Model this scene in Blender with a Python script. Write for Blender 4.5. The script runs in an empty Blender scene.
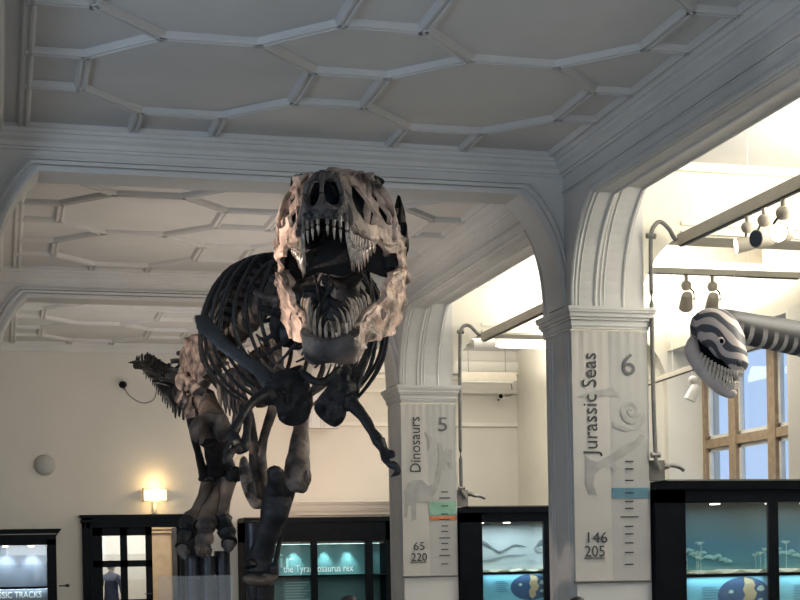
import bpy, bmesh, math, random
from mathutils import Vector, Matrix, geometry
from math import sin, cos, pi, radians, sqrt, exp
random.seed(7)
S = bpy.context.scene
COL = S.collection
V = Vector

# ------------------------------------------------------------------ camera
FPX, YAW, PIT, ROL, PY = 1475.68, 0.26353942, -0.00511039, -0.01885232, 567.883
fw = V((sin(YAW)*cos(PIT), cos(YAW)*cos(PIT), sin(PIT)))
rt = V((cos(YAW), -sin(YAW), 0)); up = rt.cross(fw)
r2 = cos(ROL)*rt + sin(ROL)*up; u2 = -sin(ROL)*rt + cos(ROL)*up
CP = V((0, 0, 1.6))
cd = bpy.data.cameras.new('camera'); cam = bpy.data.objects.new('camera', cd); COL.objects.link(cam)
mw = Matrix.Identity(4)
for i in range(3):
    mw[i][0], mw[i][1], mw[i][2], mw[i][3] = r2[i], u2[i], -fw[i], CP[i]
cam.matrix_world = mw
cd.sensor_width = 36; cd.lens = FPX/800*36; cd.shift_y = (PY-300)/800; cd.clip_end = 200
S.camera = cam

def ray(x, y): return r2*((x-400)/FPX) - u2*((y-PY)/FPX) + fw
def at(x, y, Y): d = ray(x, y); return CP + d*(Y/d.y)
def atX(x, y, X): d = ray(x, y); return CP + d*(X/d.x)

# ------------------------------------------------------------------ materials
def mat(name, col, rough=.6, metal=0, noise=None, scale=8, bump=0, bscale=30, emit=None, estr=0, spec=.4, detail=4, coat=0):
    m = bpy.data.materials.new(name); m.use_nodes = True
    nt = m.node_tree; b = nt.nodes['Principled BSDF']
    b.inputs['Base Color'].default_value = (*col, 1); b.inputs['Roughness'].default_value = rough
    b.inputs['Metallic'].default_value = metal; b.inputs['Specular IOR Level'].default_value = spec
    if noise or bump:
        tc = nt.nodes.new('ShaderNodeTexCoord')
    if noise:
        n = nt.nodes.new('ShaderNodeTexNoise'); n.inputs['Scale'].default_value = scale; n.inputs['Detail'].default_value = detail
        r = nt.nodes.new('ShaderNodeValToRGB'); r.color_ramp.elements[0].position = .36; r.color_ramp.elements[1].position = .66
        r.color_ramp.elements[0].color = (*col, 1); r.color_ramp.elements[1].color = (*noise, 1)
        nt.links.new(tc.outputs['Object'], n.inputs['Vector']); nt.links.new(n.outputs['Fac'], r.inputs['Fac'])
        nt.links.new(r.outputs['Color'], b.inputs['Base Color'])
    if bump:
        n2 = nt.nodes.new('ShaderNodeTexNoise'); n2.inputs['Scale'].default_value = bscale; n2.inputs['Detail'].default_value = 5
        bp = nt.nodes.new('ShaderNodeBump'); bp.inputs['Strength'].default_value = bump; bp.inputs['Distance'].default_value = .02
        nt.links.new(tc.outputs['Object'], n2.inputs['Vector']); nt.links.new(n2.outputs['Fac'], bp.inputs['Height'])
        nt.links.new(bp.outputs['Normal'], b.inputs['Normal'])
    if emit:
        b.inputs['Emission Color'].default_value = (*emit, 1); b.inputs['Emission Strength'].default_value = estr
    return m

M = {}
M['plaster'] = mat('painted plaster', (.60, .60, .59), .7, noise=(.54, .54, .53), scale=1.2, bump=.04)
M['wall'] = mat('cream painted wall', (.60, .575, .52), .75, noise=(.56, .535, .485), scale=.7, bump=.03)
M['ceil'] = mat('ceiling plaster', (.56, .56, .55), .75, noise=(.50, .50, .49), scale=.9, bump=.03)
M['aisle'] = mat('aisle white paint', (.72, .69, .60), .7, noise=(.66, .63, .55), scale=1)
M['panel'] = mat('aisle panel paint', (.66, .64, .58), .7, noise=(.62, .60, .55), scale=1)
M['floor'] = mat('grey floor', (.15, .14, .13), .45, noise=(.20, .185, .17), scale=3)
M['black'] = mat('black lacquer', (.004, .0055, .008), .5, noise=(.006, .008, .011), scale=6, spec=.06)
M['steel'] = mat('dark steel', (.03, .032, .038), .4, .5, noise=(.05, .05, .055), scale=20)
M['bone_dark'] = mat('dark fossil bone', (.010, .0105, .0125), .5, noise=(.026, .025, .026), scale=6, bump=.5, bscale=22, spec=.3)
M['bone_black'] = mat('near black fossil bone', (.006, .006, .007), .6, noise=(.014, .014, .015), scale=6, bump=.4, bscale=22, spec=.2)
M['bone_mid'] = mat('brown fossil bone', (.05, .04, .035), .55, noise=(.20, .145, .11), scale=5, bump=.6, bscale=18)
M['bone_tan'] = mat('tan fossil bone', (.045, .036, .032), .6, noise=(.42, .315, .255), scale=8, bump=1, bscale=18)  # tan partly bone, partly warm light put in; dark noise for shaded crevices
M['bone_skull'] = mat('mottled skull bone', (.05, .041, .037), .5, noise=(.36, .27, .215), scale=6, bump=.7, bscale=26, detail=8)
M['bone_grey'] = mat('grey brown fossil bone', (.045, .038, .036), .55, noise=(.17, .135, .115), scale=7, bump=.6, bscale=20)
M['bone_slate'] = mat('slate fossil bone', (.032, .037, .043), .5, noise=(.05, .055, .062), scale=6, bump=.4, bscale=20)
def front_shade_bone(name, a_, b_):  # darkens the bone toward the viewer, painting in the unlit snout and jaw
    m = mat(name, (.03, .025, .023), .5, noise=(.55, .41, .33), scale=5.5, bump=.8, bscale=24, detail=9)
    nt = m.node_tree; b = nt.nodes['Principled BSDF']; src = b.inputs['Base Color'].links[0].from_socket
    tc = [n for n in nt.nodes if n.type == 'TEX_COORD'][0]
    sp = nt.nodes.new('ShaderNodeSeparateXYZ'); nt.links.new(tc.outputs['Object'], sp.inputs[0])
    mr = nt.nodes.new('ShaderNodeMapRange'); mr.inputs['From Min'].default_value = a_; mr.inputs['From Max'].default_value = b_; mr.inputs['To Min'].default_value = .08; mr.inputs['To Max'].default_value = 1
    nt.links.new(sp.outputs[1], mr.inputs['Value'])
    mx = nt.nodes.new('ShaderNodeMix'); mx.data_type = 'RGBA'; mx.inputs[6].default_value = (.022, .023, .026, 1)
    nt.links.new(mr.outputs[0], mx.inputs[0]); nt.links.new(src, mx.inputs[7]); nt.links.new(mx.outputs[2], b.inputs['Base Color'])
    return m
M['bone_skull'] = front_shade_bone('mottled skull bone', -3.5, -3.05); M['bone_jaw'] = front_shade_bone('mottled jaw bone with front shade', -3.28, -2.98)  # real mottling plus the painted front shade, on skull and jaw
M['tooth'] = mat('fossil tooth enamel', (.10, .085, .07), .3, noise=(.36, .30, .24), scale=14, spec=.6)
M['white'] = mat('white enamel', (.72, .71, .66), .4, noise=(.66, .65, .60), scale=5)
M['cream'] = mat('cream plastic', (.62, .60, .52), .5, noise=(.57, .55, .48), scale=6)
M['fitting'] = mat('dull cream fitting', (.46, .42, .35), .5, noise=(.42, .38, .31), scale=8)
M['pipe'] = mat('grey conduit', (.16, .16, .15), .45, .3, noise=(.21, .20, .19), scale=10)
M['wood'] = mat('oak window frame', (.36, .27, .18), .55, noise=(.28, .20, .13), scale=9)
M['tan_wood'] = mat('tan corridor wood', (.40, .30, .19), .6, noise=(.34, .25, .16), scale=5)
M['text'] = mat('dark grey print', (.045, .05, .055), .7, noise=(.06, .065, .07), scale=20)
M['faint'] = mat('faint grey print', (.33, .33, .32), .8, noise=(.40, .40, .39), scale=6)
M['ban_l'] = mat('banner light cloth', (.52, .505, .475), .8, noise=(.49, .475, .45), scale=2)
M['ban_r'] = mat('banner grey cloth', (.43, .43, .415), .8, noise=(.40, .40, .39), scale=2)
M['blue'] = mat('blue print', (.10, .22, .29), .8, noise=(.13, .26, .33), scale=8)
M['green'] = mat('green print', (.22, .42, .32), .8, noise=(.27, .47, .36), scale=8)
M['orange'] = mat('orange print', (.62, .19, .06), .8, noise=(.55, .17, .06), scale=8)
M['whitetext'] = mat('white lettering with glow', (.75, .8, .8), .6, noise=(.7, .76, .76), scale=10, emit=(.8, .95, .95), estr=.35)  # glow put into the letters, which are no lamps
M['ghost'] = mat('pale lettering with glow', (.25, .42, .42), .6, noise=(.28, .46, .46), scale=10, emit=(.5, .75, .75), estr=.18)  # faint emission added so the letters stay visible
M['skin'] = mat('skin', (.45, .27, .19), .6, noise=(.5, .3, .21), scale=10)
M['hair'] = mat('black hair', (.012, .012, .015), .5, noise=(.025, .022, .022), scale=40)
M['cloth1'] = mat('navy cloth', (.03, .04, .09), .9, noise=(.04, .05, .11), scale=30)
M['cloth2'] = mat('grey cloth', (.10, .10, .11), .9, noise=(.13, .13, .14), scale=30)
M['lens'] = mat('lit lamp lens', (1, 1, 1), .3, noise=(.95, .95, .95), emit=(1, .86, .68), estr=9)
M['lens_off'] = mat('dull lamp lens', (.05, .07, .1), .15, noise=(.07, .09, .12))
M['sconce'] = mat('lit sconce glass', (1, .9, .7), .4, noise=(.95, .85, .65), emit=(1, .72, .30), estr=1.9)
M['tube'] = mat('fluorescent diffuser', (.8, .8, .75), .4, noise=(.75, .75, .7), emit=(1, .95, .8), estr=.12)

def glassmat(name, col, a):
    m = bpy.data.materials.new(name); m.use_nodes = True; nt = m.node_tree; nt.nodes.clear()
    o = nt.nodes.new('ShaderNodeOutputMaterial'); mx = nt.nodes.new('ShaderNodeMixShader')
    t = nt.nodes.new('ShaderNodeBsdfTransparent'); g = nt.nodes.new('ShaderNodeBsdfGlossy')
    t.inputs['Color'].default_value = (*col, 1); g.inputs['Roughness'].default_value = .03
    mx.inputs['Fac'].default_value = a
    nt.links.new(t.outputs[0], mx.inputs[1]); nt.links.new(g.outputs[0], mx.inputs[2]); nt.links.new(mx.outputs[0], o.inputs[0])
    return m
M['glass'] = glassmat('cabinet glass', (.96, .98, .98), .05)
M['winglass'] = glassmat('window glass', (.95, .97, 1), .06)
def frost():
    m = bpy.data.materials.new('hazy glass'); m.use_nodes = True; nt = m.node_tree; nt.nodes.clear()
    o = nt.nodes.new('ShaderNodeOutputMaterial'); mx = nt.nodes.new('ShaderNodeMixShader')
    t = nt.nodes.new('ShaderNodeBsdfTransparent'); d = nt.nodes.new('ShaderNodeBsdfDiffuse')
    d.inputs['Color'].default_value = (.6, .6, .58, 1); mx.inputs['Fac'].default_value = .16
    nt.links.new(t.outputs[0], mx.inputs[1]); nt.links.new(d.outputs[0], mx.inputs[2]); nt.links.new(mx.outputs[0], o.inputs[0])
    return m
M['haze'] = frost()

def gradmat(name, stops, axis=2, z0=0, z1=1, nz=.15, nscale=(2, 2, 5), streak=None, seed=0., emit=0):
    """colour runs along object-space axis between z0 and z1, broken up by noise"""
    m = bpy.data.materials.new(name); m.use_nodes = True; nt = m.node_tree; b = nt.nodes['Principled BSDF']
    tc = nt.nodes.new('ShaderNodeTexCoord'); sp = nt.nodes.new('ShaderNodeSeparateXYZ'); nt.links.new(tc.outputs['Object'], sp.inputs[0])
    mr = nt.nodes.new('ShaderNodeMapRange'); mr.inputs['From Min'].default_value = z0; mr.inputs['From Max'].default_value = z1
    nt.links.new(sp.outputs[axis], mr.inputs['Value'])
    mp = nt.nodes.new('ShaderNodeMapping'); mp.inputs['Scale'].default_value = nscale; mp.inputs['Location'].default_value = (seed, seed, seed)
    nt.links.new(tc.outputs['Object'], mp.inputs['Vector'])
    n = nt.nodes.new('ShaderNodeTexNoise'); n.inputs['Scale'].default_value = 1.0; n.inputs['Detail'].default_value = 5
    nt.links.new(mp.outputs[0], n.inputs['Vector'])
    s = nt.nodes.new('ShaderNodeMath'); s.operation = 'SUBTRACT'; s.inputs[1].default_value = .5; nt.links.new(n.outputs['Fac'], s.inputs[0])
    k = nt.nodes.new('ShaderNodeMath'); k.operation = 'MULTIPLY_ADD'; k.inputs[1].default_value = nz*2; nt.links.new(s.outputs[0], k.inputs[0]); nt.links.new(mr.outputs[0], k.inputs[2])
    r = nt.nodes.new('ShaderNodeValToRGB'); cr = r.color_ramp
    cr.elements[0].position, cr.elements[0].color = stops[0][0], (*stops[0][1], 1)
    cr.elements[1].position, cr.elements[1].color = stops[-1][0], (*stops[-1][1], 1)
    for p, c in stops[1:-1]:
        e = cr.elements.new(p); e.color = (*c, 1)
    nt.links.new(k.outputs[0], r.inputs['Fac']); nt.links.new(r.outputs['Color'], b.inputs['Base Color'])
    b.inputs['Roughness'].default_value = .7
    if emit:
        nt.links.new(r.outputs['Color'], b.inputs['Emission Color']); b.inputs['Emission Strength'].default_value = emit
    return m

# ------------------------------------------------------------------ mesh helpers
class MB:
    def __init__(s): s.v = []; s.f = []
    def add(s, vs, fs):
        o = len(s.v); s.v += [tuple(p) for p in vs]; s.f += [tuple(i+o for i in f) for f in fs]; return s
    def box(s, x0, x1, y0, y1, z0, z1):
        vs = [(x, y, z) for x in (x0, x1) for y in (y0, y1) for z in (z0, z1)]
        return s.add(vs, [(0, 1, 3, 2), (4, 6, 7, 5), (0, 4, 5, 1), (2, 3, 7, 6), (0, 2, 6, 4), (1, 5, 7, 3)])
    def prism(s, poly, a, b, fn):
        """closed 2-D polygon, extruded from a to b; fn(u,v,t)->xyz"""
        n = len(poly)
        vs = [fn(u, v, a) for u, v in poly] + [fn(u, v, b) for u, v in poly]
        fs = [(i, (i+1) % n, n+(i+1) % n, n+i) for i in range(n)]
        tri = geometry.tessellate_polygon([[V((u, v, 0)) for u, v in poly]])
        fs += [tuple(t) for t in tri] + [tuple(n+i for i in reversed(t)) for t in tri]
        return s.add(vs, fs)
    def tube(s, pts, rad, n=10, sub=5, ref=(0, 0, 1), rough=0., close=True, seed=0):
        pts = [V(p) for p in pts]; rad = [(r, r) if isinstance(r, (int, float)) else r for r in rad]
        P, R = [], []
        k = len(pts)
        if k == 2: sub_ = sub; 
        for i in range(k-1):
            p0, p1, p2, p3 = pts[max(i-1, 0)], pts[i], pts[i+1], pts[min(i+2, k-1)]
            for j in range(sub):
                t = j/sub; t2, t3 = t*t, t*t*t
                P.append(.5*((2*p1)+(p2-p0)*t+(2*p0-5*p1+4*p2-p3)*t2+(3*p1-p0-3*p2+p3)*t3))
                w = t*t*(3-2*t)
                R.append((rad[i][0]*(1-w)+rad[i+1][0]*w, rad[i][1]*(1-w)+rad[i+1][1]*w))
        P.append(pts[-1]); R.append(rad[-1])
        ref = V(ref); rng = random.Random(seed+len(P))
        ph = [rng.uniform(0, 6.28) for _ in range(8)]
        vs, fs = [], []
        for i, p in enumerate(P):
            t = (P[min(i+1, len(P)-1)]-P[max(i-1, 0)])
            if t.length < 1e-9: t = V((0, 0, 1))
            t.normalize()
            a = t.cross(ref)
            if a.length < 1e-3: a = t.cross(V((1, .3, .1)))
            a.normalize(); b = a.cross(t)
            for j in range(n):
                th = 2*pi*j/n
                q = 1+rough*(sin(2*th+ph[0]+i*.5)+.7*sin(3*th+ph[1]-i*.8)+.5*sin(i*1.3+ph[2])+.4*sin(5*th+i*1.1+ph[3]))
                vs.append(p+a*(R[i][0]*cos(th)*q)+b*(R[i][1]*sin(th)*q))
        m = len(P)
        for i in range(m-1):
            for j in range(n):
                fs.append((i*n+j, i*n+(j+1) % n, (i+1)*n+(j+1) % n, (i+1)*n+j))
        if close:
            vs.append(P[0]); vs.append(P[-1]); c0, c1 = len(vs)-2, len(vs)-1
            for j in range(n):
                fs.append((c0, (j+1) % n, j)); fs.append((c1, (m-1)*n+j, (m-1)*n+(j+1) % n))
        return s.add(vs, fs)
    def lump(s, c, r, rough=.12, seed=0, ax=None, nu=14, nv=9):
        rng = random.Random(seed); ph = [rng.uniform(0, 6.28) for _ in range(6)]
        r = (r, r, r) if isinstance(r, (int, float)) else r
        ax = ax or (V((1, 0, 0)), V((0, 1, 0)), V((0, 0, 1)))
        vs, fs = [], []
        for i in range(nv+1):
            for j in range(nu):
                a = pi*i/nv; b = 2*pi*j/nu
                q = 1+rough*(sin(3*b+ph[0])*sin(2*a+ph[1])+.7*sin(5*b+ph[2]+3*a)*sin(a)+.5*sin(4*a+ph[3]))
                d = (sin(a)*cos(b)*r[0]*q, sin(a)*sin(b)*r[1]*q, cos(a)*r[2]*q)
                vs.append(V(c)+ax[0]*d[0]+ax[1]*d[1]+ax[2]*d[2])
        for i in range(nv):
            for j in range(nu):
                fs.append((i*nu+j, i*nu+(j+1) % nu, (i+1)*nu+(j+1) % nu, (i+1)*nu+j))
        return s.add(vs, fs)
    def plate(s, outline, holes, fn, grid=.05, thick=.02, nfn=None):
        """flat outline with holes -> triangulated, mapped by fn(u,v,side) on both faces and rimmed"""
        pts = []; edges = []
        for loop in [outline]+holes:
            o = len(pts); pts += [V((u, v)) for u, v in loop]; n = len(loop)
            edges += [(o+i, o+(i+1) % n) for i in range(n)]
        nb = len(pts)
        us = [p[0] for p in outline]; vs_ = [p[1] for p in outline]
        def inside(u, v, poly):
            c = False; n = len(poly)
            for i in range(n):
                x0, y0 = poly[i]; x1, y1 = poly[i-1]
                if (y0 > v) != (y1 > v) and u < (x1-x0)*(v-y0)/(y1-y0)+x0: c = not c
            return c
        def near(u, v):
            return any((p.x-u)**2+(p.y-v)**2 < (grid*.45)**2 for p in pts[:nb])
        u = min(us)+grid*.5; row = 0
        while u < max(us):
            v = min(vs_)+grid*(.25+.5*(row % 2))
            while v < max(vs_):
                if inside(u, v, outline) and not any(inside(u, v, h) for h in holes) and not near(u, v): pts.append(V((u, v)))
                v += grid
            u += grid*.87; row += 1
        ov, oe, of, *_ = geometry.delaunay_2d_cdt(pts, edges, [], 0, 1e-5)
        def keep(f):
            u_ = sum(ov[i].x for i in f)/len(f); v_ = sum(ov[i].y for i in f)/len(f)
            return inside(u_, v_, outline) and not any(inside(u_, v_, h) for h in holes)
        of = [f for f in of if keep(f)]
        n = len(ov)
        vs = [fn(p.x, p.y, 1) for p in ov]+[fn(p.x, p.y, -1) for p in ov]
        cnt = {}
        for f in of:
            for i in range(len(f)):
                e = (f[i], f[(i+1) % len(f)]); cnt[e] = cnt.get(e, 0)+1
        fs = [tuple(f) for f in of]+[tuple(n+i for i in reversed(f)) for f in of]
        for (a, b) in cnt:
            if (b, a) not in cnt: fs.append((b, a, n+a, n+b))
        return s.add(vs, fs)
    def build(s, name, m, parent=None, smooth=True, origin=None, kind=None, angle=40):
        me = bpy.data.meshes.new(name); o = bpy.data.objects.new(name, me)
        off = V((0, 0, 0))
        if parent is not None and origin is None: off = wloc(parent)
        if origin is not None: off = V(origin)
        me.from_pydata([V(p)-off for p in s.v], [], s.f)
        bm = bmesh.new(); bm.from_mesh(me); bmesh.ops.recalc_face_normals(bm, faces=bm.faces[:]); bm.to_mesh(me); bm.free()
        me.materials.append(m)
        if smooth:
            me.polygons.foreach_set('use_smooth', [True]*len(me.polygons))
            if angle: me.set_sharp_from_angle(angle=radians(angle))
        COL.objects.link(o)
        if parent is not None: o.parent = parent
        elif origin is not None: o.location = off
        if kind: o['kind'] = kind
        return o
def wloc(o):
    p = V((0, 0, 0))
    while o is not None: p += o.location; o = o.parent
    return p
def thing(name, label, cat, loc=(0, 0, 0), group=None):
    o = bpy.data.objects.new(name, None); COL.objects.link(o); o.location = loc; o.empty_display_size = .2
    o['label'] = label; o['category'] = cat
    if group: o['group'] = group
    return o
def tag(o, label, cat, group=None):
    o['label'] = label; o['category'] = cat
    if group: o['group'] = group
    return o
def dup(root, loc, label=None):
    r = root.copy(); COL.objects.link(r); r.location = loc
    if label: r['label'] = label
    for ch in list(root.children):
        c = ch.copy(); COL.objects.link(c); c.parent = r
        for g in list(ch.children):
            d = g.copy(); COL.objects.link(d); d.parent = c
    return r
def struct(name, mb, m, smooth=False): return mb.build(name, m, None, smooth, kind='structure')
def text(body, size, m, name, parent, fn, align='LEFT', squeeze=1.0):
    """lettering as a thin mesh; fn(x,y,z)->world"""
    cu = bpy.data.curves.new('t', 'FONT'); cu.body = body; cu.size = size; cu.align_x = align; cu.extrude = .0015; cu.resolution_u = 3
    o = bpy.data.objects.new('t', cu); COL.objects.link(o)
    dg = bpy.context.evaluated_depsgraph_get(); me = bpy.data.meshes.new_from_object(o.evaluated_get(dg))
    bpy.data.objects.remove(o)
    mb = MB(); mb.add([fn(v.co.x*squeeze, v.co.y, v.co.z) for v in me.vertices], [tuple(p.vertices) for p in me.polygons])
    bpy.data.meshes.remove(me)
    return mb.build(name, m, parent, False)

# ------------------------------------------------------------------ the room
ZC = 5.85; XL, XR = -.08, 5.84; XA = 10.3; YB = 28.7; YF = -5.0
YP = [(7.6, 8.4), (14.5, 15.3), (21.4, 22.2), (28.3, 29.1)]
struct('floor', MB().box(-5.2, 11.6, YF, 33, -.1, 0), M['floor'])
cl = MB(); cl.box(-5.2, 11.4, YF, 29.2, ZC, ZC+.15); struct('ceiling', cl, M['ceil'])
struct('wall_left', MB().box(-5.2, -5.0, YF, YB, 0, ZC), M['wall'])
struct('wall_front', MB().box(-5.2, 11.4, YF-.2, YF, 0, ZC), M['wall'])
# back wall with the doorway cut out
dx0, dx1 = at(83, 515, YB).x, at(196, 515, YB).x; dz = at(140, 514, YB).z
bw = MB(); bw.box(-5.2, dx0+.05, YB, YB+.2, 0, ZC); bw.box(dx1-.05, 11.4, YB, YB+.2, 0, ZC); bw.box(dx0+.05, dx1-.05, YB, YB+.2, dz-.05, ZC)
struct('wall_back', bw, M['wall'])
# right outer wall with window recess
wy0, wy1, wz0, wz1 = 17.9, 21.6, 1.2, 4.85
ow = MB(); ow.box(XA, XA+.9, YF, wy0, 0, ZC); ow.box(XA, XA+.9, wy1, YB, 0, ZC); ow.box(XA, XA+.9, wy0, wy1, wz1, ZC); ow.box(XA, XA+.9, wy0, wy1, 0, wz0)
struct('wall_right', ow, M['aisle'])

def extr_y(mb, poly, y0, y1): mb.prism(poly, y0, y1, lambda u, v, t: (u, t, v))
def extr_x(mb, poly, x0, x1): mb.prism(poly, x0, x1, lambda u, v, t: (t, u, v))

tn = [0]
def trim(mb, m=None, smooth=False):
    tn[0] += 1
    return struct('trim_%d' % tn[0], mb, m or M['plaster'], smooth)

# ceiling ribs
RIB = [(-.075, 0), (-.06, .035), (-.045, .055), (-.02, .055), (-.013, .04), (.013, .04), (.02, .055), (.045, .055), (.06, .035), (.075, 0)]
def rib(mb, a, b, w=.86):
    a, b = V((a[0], a[1], 0)), V((b[0], b[1], 0)); d = (b-a).normalized(); n = V((-d.y, d.x, 0))
    a = a-d*.028; b = b+d*.028
    k = len(RIB)
    vs = [p+n*(u*w)+V((0, 0, ZC+.004-v)) for p in (a, b) for u, v in RIB]
    fs = [(i, i+1, k+i+1, k+i) for i in range(k-1)]+[tuple(range(k)), tuple(range(2*k-1, k-1, -1))]
    mb.add(vs, fs)
def bay_ribs(rows, y0, y1, x0=.28, x1=5.66, cxs=(1.71, 4.29)):
    mb = MB(); HX, HY, KX, KY = .955, 1.0, .39, .43
    pairs = set()
    for cy in rows:
        for cx in cxs:
            o = [(cx-KX, cy+HY), (cx+KX, cy+HY), (cx+HX, cy+KY), (cx+HX, cy-KY), (cx+KX, cy-HY), (cx-KX, cy-HY), (cx-HX, cy-KY), (cx-HX, cy+KY)]
            for i in range(8):
                if i == 4 and cy != rows[-1] and False: continue
                a, b = o[i], o[(i+1) % 8]; key = tuple(sorted([(round(a[0], 2), round(a[1], 2)), (round(b[0], 2), round(b[1], 2))]))
                if key in pairs: continue
                pairs.add(key); rib(mb, a, b)
        for s_ in (-KY, KY):
            rib(mb, (x0, cy+s_), (cxs[0]-HX, cy+s_)); rib(mb, (cxs[0]+HX, cy+s_), (cxs[1]-HX, cy+s_)); rib(mb, (cxs[1]+HX, cy+s_), (x1, cy+s_))
    for cx in cxs:
        for s_ in (-KX, KX):
            rib(mb, (cx+s_, max(rows)+HY), (cx+s_, y1)); rib(mb, (cx+s_, min(rows)-HY), (cx+s_, y0))
    rib(mb, (x0, y0), (x0, y1)); rib(mb, (x1, y0), (x1, y1)); 
    trim(mb, M['ceil'])
bay_ribs([8.89, 10.89, 12.89], 7.7, 14.55)
bay_ribs([16.02, 18.03, 20.05], 15.2, 21.6)
bay_ribs([23.2, 25.2, 27.2], 22.3, 28.6)

# cornice profile: (out, z)
COR = [(0, 5.63), (.03, 5.635), (.035, 5.655), (.06, 5.66), (.075, 5.70), (.12, 5.73), (.13, 5.765), (.155, 5.77), (.165, 5.80), (.185, 5.81), (.185, ZC), (0, ZC)]
# transverse beams with haunches, cornices and moulded edges
def beam(yp, zb=5.43, back=True):
    yc = (yp[0]+yp[1])/2; y0, y1 = yc-.2, yc+.2
    mb = MB()
    def arc(xs, dirn, rx=.92, rise=1.17, n=14):   # intrados from springing to the corner with the flat soffit
        tm = radians(60); rz = rise/sin(tm)
        return [(xs+dirn*rx*(1-cos(t)), zb-rise+rz*sin(t)) for t in [tm*i/n for i in range(n+1)]]
    L = arc(XL+.04, 1); R = arc(XR-.04, -1)
    poly = [(XL-.1, ZC), (XL-.1, zb-1.17)]+L+R[::-1]+[(XR+.1, zb-1.17), (XR+.1, ZC)]
    mb.prism(poly, y0, y1, lambda u, v, t: (u, t, v))
    for sg, yy in ((-1, y0), (1, y1)):
        extr = [(yy+sg*u, z) for u, z in COR]
        mb.prism(extr, XL, XR, lambda u, v, t: (t, u, v))
        # moulded archivolt following the haunch and the soffit edge
        for off, th, pr in ((.0, .05, .03), (.065, .035, .045), (.115, .025, .025)):
            pts = arc(XL+.04-off, 1)+arc(XR-.04+off, -1)[::-1]
            ring = [(x, z+off) for x, z in pts]; ring2 = [(x-(th if i < 15 else -th)*max(0, 1-(i if i < 15 else 29-i)/14.), z+th*(.2+.8*min(1, (i if i < 15 else 29-i)/14.))) for i, (x, z) in enumerate(ring)]
            n = len(ring); o = yy; q = yy+sg*pr
            vs = [(x, o, z) for x, z in ring]+[(x, q, z) for x, z in ring]+[(x, q, z) for x, z in ring2]+[(x, o, z) for x, z in ring2]
            fs = []
            for i in range(n-1):
                for k in range(3): fs.append((k*n+i, k*n+i+1, (k+1)*n+i+1, (k+1)*n+i))
            mb.add(vs, fs)
    trim(mb)
for yp in YP[:3]: beam(yp)

# longitudinal arcade walls (lintel + haunches), both sides of the hall
def arcade(side):
    X0 = XR if side > 0 else XL; d = side
    mb = MB()
    for i in range(len(YP)-1):
        ya, yb = YP[i][1], YP[i+1][0]
        for (xa, xb, zb, ins) in ((0, .29, 5.30, 0.0), (.29, .62, 5.37, .03)):
            rise = zb-4.22; rx = 1.16; tm = radians(60); rz = rise/sin(tm)
            A = [(ya-ins+rx*(1-cos(t)), 4.22+rz*sin(t)) for t in [tm*k/14 for k in range(15)]]
            B = [(yb+ins-rx*(1-cos(t)), 4.22+rz*sin(t)) for t in [tm*k/14 for k in range(15)]]
            poly = [(ya-.2, ZC), (ya-.2, 4.22)]+A+B[::-1]+[(yb+.2, 4.22), (yb+.2, ZC)]
            mb.prism(poly, X0+d*xa, X0+d*xb, lambda u, v, t: (t, u, v))
            # little roll mouldings along each arris
            for xm, rr in ((xa+.03, .016), (xb-.035, .02), (xa+.075, .01)):
                ln = [(X0+d*xm, y, z-.002) for y, z in A[::2]]+[(X0+d*xm, y, z-.002) for y, z in B[::-1][::2]]
                mb.tube(ln, [rr]*len(ln), 6, 1, ref=(1, 0, 0))
        # raised archivolt on the hall face
        A = [(ya+1.16*(1-cos(t)), 4.22+1.08/sin(radians(60))*sin(t)) for t in [radians(60)*k/14 for k in range(15)]]
        B = [(yb-1.16*(1-cos(t)), 4.22+1.08/sin(radians(60))*sin(t)) for t in [radians(60)*k/14 for k in range(15)]]
        ln = A+B[::-1]
        for off, rr in ((.02, .02), (.07, .014)):
            p3 = [(X0-d*.004, y, z+off) for y, z in ln]
            mb.tube(p3, [rr]*len(p3), 6, 1, ref=(1, 0, 0))
    y0, y1 = YP[0][0], YB
    mb.prism([(X0-d*u, z) for u, z in COR], y0, y1, lambda u, v, t: (u, t, v))
    for z, h, pr in ((5.47, .018, .02), (5.445, .012, .012)):
        mb.box(min(X0, X0-d*pr), max(X0, X0-d*pr), y0, y1, z, z+h)
    mb.box(min(X0, X0+d*.62), max(X0, X0+d*.62), YF, YP[0][0]+.1, 5.3, ZC)
    trim(mb)
arcade(1); arcade(-1)
# soffit strip between the left cornice and the first ribs
trim(MB().box(XL, .22, YP[0][1], YB, ZC-.012, ZC+.01), M['ceil'])

# piers with capitals
def pier(side, yp):
    xa, xb = (XR, XR+.85) if side > 0 else (XL-.85, XL)
    ya, yb = yp
    mb = MB()
    mb.box(xa, xb, ya, yb, 0, 4.09)
    mb.box(xa+.02, xb-.02, ya+.02, yb-.02, 4.2, ZC)
    for z0, z1, p in ((4.0, 4.03, .02), (4.03, 4.09, .035), (4.09, 4.12, .06), (4.12, 4.165, .085), (4.165, 4.19, .11), (4.19, 4.225, .12)):
        mb.box(xa-p*.75, xb+p*.5, ya-p, yb+p*.6, z0, z1)
    # sunk panel lines on the hall face and plinth
    xf = xa if side > 0 else xb; s = -1 if side > 0 else 1
    for y in (ya+.12, ya+.2, yb-.2, yb-.12): mb.box(min(xf, xf+s*.012), max(xf, xf+s*.012), y-.012, y+.012, .5, 3.95)
    mb.box(xa-.05, xb+.05, ya-.05, yb+.05, 0, .35)
    # roll at the corner above the capital
    trim(mb)
for yp in YP[:3]:
    pier(1, yp); pier(-1, yp)

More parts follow.
